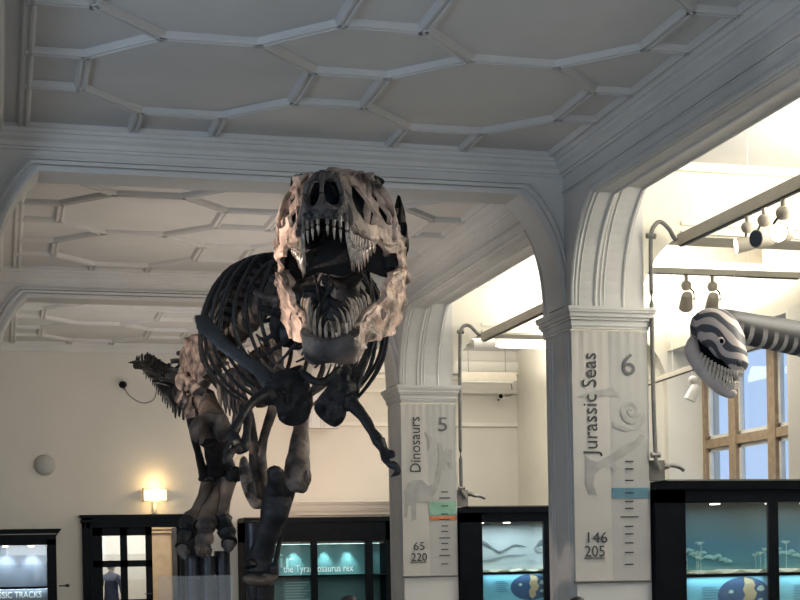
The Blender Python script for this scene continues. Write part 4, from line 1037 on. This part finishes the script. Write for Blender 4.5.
jb.tube([jw(1.08, -.175, -.085), jw(1.165, -.135, -.085), jw(1.205, -.06, -.085), jw(1.215, 0, -.085), jw(1.205, .06, -.085), jw(1.165, .135, -.085), jw(1.08, .175, -.085)], [(.03, .085), (.045, .09), (.05, .095), (.047, .09), (.05, .095), (.045, .09), (.03, .085)], 12, 4, ref=tuple(UJ), rough=.07)
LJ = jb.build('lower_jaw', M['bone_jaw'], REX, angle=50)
ja = [(1.205, .022), (1.195, .062), (1.165, .10), (1.12, .128), (1.07, .143), (1.01, .152), (.95, .158), (.89, .165), (.83, .175), (.77, .19), (.71, .21), (.65, .235)]
for sg in (1, -1):
    ln = [.12, .15, .18, .20, .20, .20, .18, .16, .14, .12, .10, .08]
    for i, (a, w_) in enumerate(ja):
        tooth(LJ, jw(a-.01, sg*w_, -.005), (UJ+F*.12-L*sg*.10).normalized(), ln[i]*rng.uniform(.88, 1.08), .0165, -FJ*.8+L*sg*.35)

# vertebrae -----------------------------------------------------------
def vertebra(name, c, fd, r, ln, sp, tp, m, seed, chev=0, sl=.25):
    fd = fd.normalized(); lat = fd.cross(V((0, 0, 1))).normalized(); upv = lat.cross(fd).normalized()
    b = MB()
    b.tube([c-fd*ln*.5, c-fd*ln*.46, c-fd*ln*.3, c, c+fd*ln*.3, c+fd*ln*.46, c+fd*ln*.5], [r*.86, r, r*.92, r*.76, r*.92, r, r*.86], 14, 2, rough=.04, seed=seed)
    if sp: b.tube([c+upv*r*.5, c+upv*(r+sp*.35)-fd*sl*sp*.3, c+upv*(r+sp)-fd*sl*sp], [(r*.35, ln*.42), (r*.2, ln*.3), (r*.28, ln*.34)], 8, 3, ref=tuple(fd), rough=.08, seed=seed)
    for s in (1, -1):
        if tp: b.tube([c+upv*r*.5, c+lat*s*(r*.7+tp*.4)+upv*r*.9, c+lat*s*(r*.6+tp)+upv*(r*1.0)-fd*ln*.2], [(ln*.28, r*.3), (ln*.2, r*.2), (ln*.22, r*.16)], 8, 3, rough=.1, seed=seed+1)
        b.lump(c+fd*ln*.5+upv*r*1.05+lat*s*r*.45, (r*.28, r*.28, r*.2), .2, seed)
    o = b.build(name, m, REX)
    if chev:
        q = MB(); q.tube([c-upv*r*.8-fd*ln*.5, c-upv*(r+chev*.5)-fd*(ln*.5+chev*.25), c-upv*(r+chev)-fd*(ln*.5+chev*.5)], [(r*.3, r*.2), (r*.16, r*.2), (r*.1, r*.3)], 8, 3, ref=tuple(fd), rough=.08); q.build('chevron', m, o)
    return o
def path(keys, n):
    P = [at(*k) for k in keys]; out = []; k = len(P); seg = [(P[i+1]-P[i]).length for i in range(k-1)]; tot = sum(seg)
    for j in range(n):
        d = tot*j/(n-1); i = 0
        while i < k-2 and d > seg[i]: d -= seg[i]; i += 1
        t = min(1, d/seg[i]); p0, p1, p2, p3 = P[max(i-1, 0)], P[i], P[i+1], P[min(i+2, k-1)]
        out.append(.5*((2*p1)+(p2-p0)*t+(2*p0-5*p1+4*p2-p3)*t*t+(3*p1-p0-3*p2+p3)*t**3))
    return out
NK = path([(337, 236, 10.72), (343, 262, 10.95), (344, 294, 11.2), (322, 322, 11.45), (292, 332, 11.75), (288, 306, 12.05), (300, 276, 12.3)], 10)
for i, c in enumerate(NK[:-1]):
    fd = NK[max(i-1, 0)]-NK[min(i+1, 9)]
    o = vertebra('cervical_vertebra', c, fd, .15, .17, .14, .17, BD if i < 7 else BG, i)
    lat = fd.normalized().cross(V((0, 0, 1))).normalized()
    for s in (1, -1):
        q = MB(); q.tube([c+lat*s*.1-U0*.05, c+lat*s*.2-U0*.14-fd.normalized()*.08, c+lat*s*.2-U0*.2-fd.normalized()*.32], [.022, .018, .008], 8, 3); q.build('cervical_rib', BD, o)
DV = path([(300, 272, 12.3), (292, 274, 12.8), (272, 292, 13.3), (252, 314, 13.8), (232, 334, 14.3)], 13)
for i, c in enumerate(DV):
    fd = DV[max(i-1, 0)]-DV[min(i+1, 12)]
    vertebra('dorsal_vertebra', c, fd, .135, .17, .15, .14, BG, 20+i)
SV = path([(228, 334, 14.45), (212, 356, 15.0)], 4)
for i, c in enumerate(SV): vertebra('sacral_vertebra', c, SV[0]-SV[-1], .14, .17, .24, .16, BT, 40+i)
TV = path([(206, 366, 15.2), (193, 386, 15.7), (179, 393, 16.4), (165, 383, 17.5), (154, 372, 18.6), (146, 366, 19.4), (137, 366, 20.1)], 24)
for i, c in enumerate(TV):
    k = 1-i/25; fd = TV[max(i-1, 0)]-TV[min(i+1, 23)]
    vertebra('caudal_vertebra', c, fd, .03+.12*k**.9, .19, (.05+.12*k)*random.uniform(.8, 1.2), (.05+.14*k)*random.uniform(.8, 1.2), BD if i > 4 else BG, 50+i, (.06+.10*k)*random.uniform(.7, 1.2) if i < 21 else 0, .5)

# ribs ---------------------------------------------------------------------
for i, (c, hw, dp) in enumerate(((at(304, 272, 11.95), .36, .62), (at(302, 272, 12.12), .46, .68))):
    for sg in (-1, 1):
        if sg > 0: hw *= 1.4; dp *= 1.25
        P = [c+V((sg*.05, .0, .06)), c+V((sg*.24, .02, .08)), c+V((sg*hw*.85, .05, -.06)), c+V((sg*hw, .08, -.34*dp)), c+V((sg*hw*.95, .1, -.7*dp)), c+V((sg*hw*.8, .08, -1.0*dp))]
        bone('dorsal_rib', P, [(.045, .03), (.036, .026), (.036, .02), (.034, .018), (.032, .017), (.02, .014)], BD, 8, 4, ref=(sg, .0, .2), rough=.03, seed=i)
for i in range(11):
    c = DV[i]; k = i/10
    hw = (.56, .66, .72, .75, .74, .68, .62, .54, .46, .38, .32)[i]; dp = tuple(q*1.14 for q in (.72, .82, .88, .90, .88, .84, .78, .72, .64, .54, .46))[i]; bk = .10+.05*i
    for sg in (-1, 1):
        if sg > 0: hw *= 1.17; dp *= 1.10
        P = [c+V((sg*.05, .0, .06)), c+V((sg*.30, .02+bk*.1, .13)), c+V((sg*hw*.78, bk*.3, .0)), c+V((sg*hw*.99, bk*.6, -.34*dp)), c+V((sg*hw*.96, bk*.9, -.66*dp)), c+V((sg*hw*.74, bk*1.0, -.92*dp)), c+V((sg*hw*.50, bk*.9, -1.06*dp))]
        bone('dorsal_rib', P, [(.045, .03), (.044, .028), (.042, .022), (.038, .02), (.034, .018), (.028, .016), (.014, .01)], BD if (sg < 0 or i < 6) else BG, 8, 4, ref=(sg*.5, 0, 1) if False else (sg, .0, .2), rough=.03, seed=i)
# gastralia along the belly
for i in range(7):
    t = i/10; Y = 11.9+1.5*t
    x0 = 1.0*(at(322, 400, 11.7).x*(1-t)+at(262, 400, 13.4).x*t); z = 3.10-.12*sin(pi*t)*.6-.05*t
    for sg in (-1, 1):
        bone('gastralium', [V((x0, Y, z-.03)), V((x0+sg*.18, Y+.06, z+.04)), V((x0+sg*.36, Y+.16, z+.20)), V((x0+sg*.44, Y+.22, z+.36))], [.012, .015, .013, .005], BG, 6, 3, rough=.05)
for i, (x, y, ln) in enumerate(((219, 384, 24), (224, 388, 26), (228, 386, 30), (232, 392, 24), (236, 384, 30), (240, 378, 24))):
    bone('rib_end', [(x, y-14, 13.5), (x+1, y+ln*.4, 13.45), (x+2, y+ln, 13.4)], [.03, .026, .006], BG, 8, 3, seed=i)

# shoulder girdle and arms ----------------------------------------------------
bone('scapula', [(203, 317, 12.1), (208, 328, 12.02), (222, 343, 11.9), (240, 357, 11.8), (257, 369, 11.68), (270, 381, 11.58), (281, 392, 11.52)], [(.075, .02), (.085, .022), (.062, .022), (.055, .024), (.06, .028), (.085, .035), (.10, .04)], M['bone_slate'], 10, 5, ref=(-.3, 1, .1), rough=.03)
bone('scapula', [(383, 312, 12.95), (378, 328, 12.75), (369, 349, 12.4), (361, 367, 12.05), (355, 381, 11.75), (350, 393, 11.6)], [(.04, .018), (.045, .02), (.04, .02), (.045, .022), (.065, .03), (.08, .035)], BD, 10, 5, ref=(.6, 1, .1), rough=.03)
def pxplate(name, outline, Y, bul, m, holes=(), th=.02):
    cx = sum(p[0] for p in outline)/len(outline); cy = sum(p[1] for p in outline)/len(outline)
    R2 = max((p[0]-cx)**2+(p[1]-cy)**2 for p in outline)
    def fn(u, v, t):
        d = ((u-cx)**2+(-v-cy)**2)/R2
        return at(u, -v, Y-bul*(1-d)-t*th+wob(u*.05, v*.05, 4))
    b = MB(); b.plate(smooth_loop([(x, -y) for x, y in outline], 3), [smooth_loop([(x, -y) for x, y in h], 3) for h in holes], fn, 5.0)
    return b.build(name, m, REX)
pxplate('coracoid', [(262, 398), (266, 382), (276, 372), (290, 368), (302, 365), (307, 374), (311, 390), (313, 402), (309, 417), (302, 424), (290, 426), (279, 420), (276, 407), (270, 404)], 11.55, .14, BD, [[(281, 391), (284, 389), (285, 392), (282, 393)]], .025)
pxplate('coracoid', [(314, 408), (318, 398), (326, 388), (334, 375), (343, 367), (351, 367), (356, 378), (356, 392), (352, 402), (347, 408), (346, 416), (341, 424), (334, 427), (326, 423), (318, 416)], 11.5, .14, BD, (), .025)
bone('furcula', [(302, 372, 11.45), (310, 379, 11.4), (320, 382, 11.38), (330, 379, 11.4), (339, 369, 11.45)], [(.03, .03), (.035, .025), (.03, .025), (.035, .025), (.03, .03)], BD, 8)
def club(x, y, Y, r, sd): return lambda b: b.lump(at(x, y, Y), r, .15, sd)
bone('humerus', [(272, 397, 11.4), (262, 396, 11.3), (250, 405, 11.2), (240, 420, 11.1), (232, 434, 11.05)], [.05, .048, .034, .032, .05], BD, extra=club(268, 396, 11.35, .07, 2))
bone('humerus', [(346, 398, 11.4), (354, 406, 11.3), (364, 418, 11.2), (372, 431, 11.1), (378, 441, 11.05)], [.055, .055, .046, .036, .05], BD, extra=club(350, 402, 11.35, .07, 3))
bone('ulna', [(232, 436, 11.05), (238, 443, 10.95), (240, 450, 10.85)], [.05, .04, .04], BD); bone('radius', [(248, 414, 11.2), (247, 430, 11.05), (245, 446, 10.9), (243, 452, 10.88)], [.035, .03, .04, .02], BD)
bone('ulna', [(378, 441, 11.05), (383, 450, 11.0), (386, 458, 10.95)], [.045, .032, .04], BD); bone('radius', [(381, 440, 11.08), (386, 449, 11.02), (389, 457, 10.97)], [.03, .02, .026], BD)
bone('finger_bone', [(239, 449, 10.85), (234, 451, 10.8), (230, 455, 10.78)], [.032, .022, .028], BD, 8); bone('finger_claw', [(230, 455, 10.78), (226, 458, 10.75), (225, 462, 10.74), (231, 463, 10.73)], [.026, .024, .018, .004], BD, 8)
bone('finger_bone', [(237, 443, 10.9), (231, 445, 10.85)], [.035, .03], BD, 8); bone('finger_claw', [(229, 446, 10.85), (226, 452, 10.82), (226, 458, 10.82)], [.025, .02, .005], BD, 8)
bone('finger_bone', [(386, 457, 10.95), (389, 456, 10.92), (394, 454, 10.9)], [.032, .02, .026], BD, 8); bone('finger_claw', [(387, 453, 10.93), (392, 452.5, 10.9), (395, 456, 10.9)], [.02, .02, .006], BD, 8)
bone('finger_bone', [(386, 459, 10.95), (388, 463, 10.92), (392, 465, 10.9)], [.034, .024, .032], BD, 8); bone('finger_claw', [(392, 464.5, 10.9), (396, 467, 10.88), (397.5, 472, 10.87), (391, 477, 10.86)], [.032, .032, .024, .004], BD, 8)

# pelvis ---------------------------------------------------------------
def ilium(X, m, sg):
    out = smooth_loop([(13.35, 3.48), (13.45, 3.62), (13.8, 3.74), (14.3, 3.76), (14.8, 3.70), (15.15, 3.60), (15.2, 3.48), (14.9, 3.40), (14.65, 3.30), (14.5, 3.14), (14.25, 3.24), (14.05, 3.22), (13.85, 3.10), (13.7, 3.28), (13.5, 3.34)], 3)
    b = MB(); b.plate(out, [], lambda y, z, t: V((X+sg*.10*cos((y-14.2)*1.6)+wob(y, z, 2)*1.5+t*.03+(y-14)*-.05, y, z)), .10)
    b.tube([V((X+sg*.08, 13.7, 3.18)), V((X+sg*.13, 14.0, 3.32)), V((X+sg*.13, 14.3, 3.32)), V((X+sg*.08, 14.55, 3.2))], [.07, .06, .06, .07], 8, 4, rough=.1)
    b.build('ilium', m, REX)
hx = at(228, 345, 14.3).x
ilium(hx-.28, BT, -1); ilium(hx+.28, BT, 1)
bone('pubis', [(232, 372, 13.9), (239, 392, 13.8), (249, 416, 13.72), (253, 440, 13.68), (255, 468, 13.72), (258, 500, 13.7)], [.07, .055, .048, .045, .05, .055], BG)
bone('pubis', [(280, 388, 13.9), (275, 402, 13.82), (268, 424, 13.74), (262, 446, 13.69), (262, 468, 13.68), (265, 502, 13.64)], [.06, .05, .045, .045, .05, .055], BG)
pxplate('pubic_boot', [(239, 464), (243, 456), (248, 461), (252, 478), (256, 497), (266, 501), (267, 507), (254, 509), (247, 500), (241, 484)], 13.62, .12, BT, (), .05)
for s in (-1, 1): bone('ischium', [V((hx+s*.16, 14.5, 3.2)), V((hx+s*.10, 14.9, 2.8)), V((hx+s*.04, 15.4, 2.4))], [.07, .045, .05], BG)
for (x, y, Y, r, sd, m) in ((184, 381, 14.1, .10, 1, BT), (182, 399, 14.0, .075, 2, BT), (204, 404, 13.7, .10, 3, BT)):
    b = MB(); b.lump(at(x, y, Y), (r*.8, r, r), .18, sd, nu=24, nv=16); b.build('hip_knob', m, REX)

# legs ----------------------------------------------------------------
bone('femur', [(203, 400, 13.95), (209, 408, 13.7), (212, 417, 13.4), (211, 428, 13.05)], [.12, .11, .12, .145], BM_, 14, extra=lambda b: (b.lump(at(199, 430, 13.0), (.085, .1, .11), .15, 1), b.lump(at(222, 428, 13.0), (.09, .1, .12), .15, 2), b.lump(at(192, 412, 13.8), (.06, .08, .12), .2, 4)))
bone('tibia', [(214, 432, 13.1), (216, 444, 13.35), (217, 458, 13.7), (220, 470, 13.95), (221, 479, 14.0)], [(.17, .12), (.115, .10), (.12, .09), (.155, .09), (.16, .08)], BD, 14, extra=lambda b: (b.lump(at(232, 474, 13.9), (.09, .09, .075), .2, 3), b.lump(at(207, 477, 13.95), (.07, .08, .06), .2, 5)))
bone('fibula', [(193, 420, 13.1), (194, 436, 13.2), (198, 452, 13.5), (202, 468, 13.8), (204, 478, 13.95)], [.055, .035, .035, .04, .05], BD)
def meta(name, pts, rad, m): bone(name, pts, rad, m, 12, 5, rough=.05)
meta('metatarsal', [(228, 480, 13.95), (226, 496, 13.9), (223, 510, 13.85), (222, 519, 13.8)], [.085, .06, .058, .08], BM_)
meta('metatarsal', [(217, 488, 13.98), (213, 502, 13.9), (208, 514, 13.82), (206, 524, 13.75)], [.05, .07, .085, .105], BM_)
meta('metatarsal', [(208, 481, 13.98), (203, 496, 13.9), (197, 510, 13.85), (190, 520, 13.8)], [.07, .052, .055, .08], BM_)
for k, chain in enumerate(([(222, 520, 13.8), (227, 532, 13.7), (229, 543, 13.6), (228, 553, 13.55)], [(205, 527, 13.75), (204, 540, 13.6), (203, 549, 13.5), (203, 557, 13.4)], [(189, 522, 13.8), (186, 535, 13.68), (183, 548, 13.6), (186, 560, 13.5)])):
    for j in range(3):
        a, b_ = chain[j], chain[j+1]; md = tuple((p+q)/2 for p, q in zip(a, b_)); r = (.095, .085, .065)[j]
        if j < 2: bone('toe_phalanx', [a, md, b_], [r, r*.75, r*.95], BG if k == 1 else BD, 10, 3, rough=.08, seed=j+k)
        else: bone('toe_claw', [a, md, b_], [r, r*.8, .012], M['bone_grey'], 10, 3, rough=.05)
for q in range(4): bone('toe_knob', [(198+4*q, 548+q % 2*1.5, 13.35), (197.5+4*q, 555, 13.3)], [.022, .016], M['bone_mid'], 8, 2)
bone('femur', [(296, 392, 14.0), (301, 408, 13.8), (301, 428, 13.5), (299, 450, 13.2), (297, 472, 13.0), (295, 486, 12.97), (294, 492, 12.97)], [.10, .078, .075, .095, .115, .12, .08], BG, 14, extra=lambda b: (b.lump(at(304, 478, 12.97), (.06, .09, .11), .15, 1), b.lump(at(286, 482, 12.95), (.05, .08, .08), .15, 4)))
bone('tibia', [(277, 466, 12.85), (276, 471, 12.86), (276, 480, 12.9), (277, 493, 12.98), (276, 508, 13.0), (270, 526, 13.05), (264, 545, 13.1), (260, 559, 13.15), (260, 570, 13.15), (260, 574, 13.15)], [(.03, .03), (.075, .06), (.08, .075), (.115, .10), (.132, .10), (.115, .09), (.10, .08), (.12, .09), (.135, .09), (.10, .07)], BD, 14, extra=lambda b: (b.lump(at(250, 564, 13.1), (.065, .07, .05), .15, 2), b.lump(at(273, 570, 13.1), (.05, .08, .07), .15, 3), b.lump(at(287, 488, 12.95), (.05, .06, .08), .15, 3)))
bone('fibula', [(291, 490, 13.1), (287, 512, 13.15), (281, 536, 13.2), (276, 560, 13.2), (275, 571, 13.15)], [.045, .022, .02, .022, .035], BD)
b = MB(); b.tube([at(246, 579, 13.1), at(255, 581, 13.05), at(264, 581, 13.05), at(273, 576.5, 13.1)], [(.035, .07), (.05, .09), (.05, .09), (.035, .07)], 12, 4, ref=(0, 1, 0), rough=.08); b.build('ankle_bone', BM_, REX)
c = at(261, 585, 13.1)
for dx, w in ((-.10, .055), (0, .07), (.10, .055)):
    bone('metatarsal', [c+V((dx*.6, 0, 0)), c+V((dx*.8, .02, -.3)), c+V((dx*1.1, -.05, -.72))], [(w*1.1, w), (w*.8, w*.8), (w*1.2, w*1.1)], BD, 12)
    q = c+V((dx*1.2, -.08, -.80))
    for j in range(3):
        r = (.07, .06, .045)[j]; a = q+V((dx*.9*j, -.19*j, -.055*j)); e = q+V((dx*.9*(j+1), -.19*(j+1), -.055*(j+1)-.02))
        bone('toe_phalanx' if j < 2 else 'toe_claw', [a, (a+e)/2, e], [r, r*.75, r*.95 if j < 2 else .01], BD, 10, 3)
# mount: plinth and steel supports
pm = MB()
px_ = smooth_loop([(.9, 10.9), (2.2, 10.7), (3.5, 11.0), (3.7, 13), (3.5, 15.2), (2.2, 15.6), (1.0, 15.2), (.75, 13)], 4)
pm.prism(px_, 0, .30, lambda u, v, t: (u, v, t)); pm.build('plinth', mat('dark plinth', (.05, .045, .04), .9, noise=(.08, .07, .06), scale=5, bump=.5, bscale=12), REX, False)
for (x, y, Y, r) in ((193, 556, 13.75, .075), (208.5, 556, 13.7, .07), (222, 551, 13.75, .075)):
    a = at(x, y, Y); MB().tube([a, V((a.x, a.y, .28))], [r]*2, 14, 1, ref=(1, 0, 0)).build('support_post', M['steel'], REX)
a = at(254, 524, 13.6); MB().tube([a, V((a.x, a.y, .28))], [.085]*2, 16, 1, ref=(1, 0, 0)).build('support_post', M['steel'], REX)
MB().lump(a, (.085, .085, .03), 0).build('post_cap', M['steel'], REX)
# toes stand at plinth height: a rock pad under the right foot
fp = MB(); fp.lump((c.x, c.y-.35, .36), (.42, .55, .10), .12, 6); fp.build('rock_pad', M['bone_grey'], REX)

# ------------------------------------------------------------------ light
w = bpy.data.worlds.new('world'); S.world = w; w.use_nodes = True
bgn = w.node_tree.nodes['Background']; bgn.inputs['Color'].default_value = (.52, .71, 1, 1); bgn.inputs['Strength'].default_value = 1.0
arealight('hall fill', (1.5, -2.5, 3.2), 5, 140, (.80, .90, 1), tgt=(2.6, 14, 4.2), sy=3)
arealight('near ceiling up', (3.0, 6.5, 2.4), 4, 50, (.80, .89, 1), tgt=(3, 12, 5.8), sy=3)
arealight('cool side fill', (-3.6, 9, 2.6), 3, 150, (.62, .79, 1), tgt=(5.8, 15, 3.0), sy=2)
arealight('middle bay up', (3.0, 18.6, 3.1), 4, 75, (1, .85, .72), tgt=(2.8, 18.9, 5.8), sy=3)
arealight('back bay up', (3.0, 24.8, 3.4), 4, 24, (1, .82, .70), tgt=(2.8, 25.8, 5.8), sy=2)
arealight('back wall wash', (2.6, 22.5, 2.6), 5, 78, (1, .98, .93), tgt=(2.6, 28.7, 3.9), sy=1.5)
for y, e in ((11.2, 520), (19.6, 330), (25, 280)):
    arealight('aisle uplight', (8.9, y, 5.0), 1.6, e, (1, .93, .80), tgt=(8.9, y+.01, 6), sy=3.6)
    arealight('aisle downlight', (8.4, y, 4.95), 1.2, 45, (1, .95, .86), tgt=(8.4, y+.01, 0), sy=2.5)
arealight('aisle beam fill', (8.8, 11.8, 4.6), 1.0, 60, (1, .93, .78), tgt=(8.6, 14.6, 5.6))  # added fill without a fixture, brightens the beam face
spot('rex spot right', (7.35, 10.9, 5.0), (2.35, 10.35, 3.6), 3200, (1, .80, .62), 22, .5, .06)
spot('rex spot right back', (7.3, 12.6, 5.0), (2.2, 13.2, 3.4), 600, (1, .82, .66), 30, .6, .06)
spot('rex spot left', (-2.2, 10.9, 3.0), (2.15, 10.4, 3.6), 1800, (1, .78, .62), 20, .6, .06)
spot('rex spot left back', (-2.4, 12.6, 4.2), (1.9, 14.0, 3.3), 600, (1, .80, .66), 26, .6, .06)
spot('wall glow', (4.2, 20, 2.4), (5.7, 28.5, 4.0), 1500, (1, .68, .5), 34, .9, .1)
arealight('corridor light', (2.6, 30.4, 3.1), 1.6, 90, (1, .93, .82))
S.view_settings.view_transform = 'Standard'; S.view_settings.look = 'None'
S.view_settings.exposure = 0.0
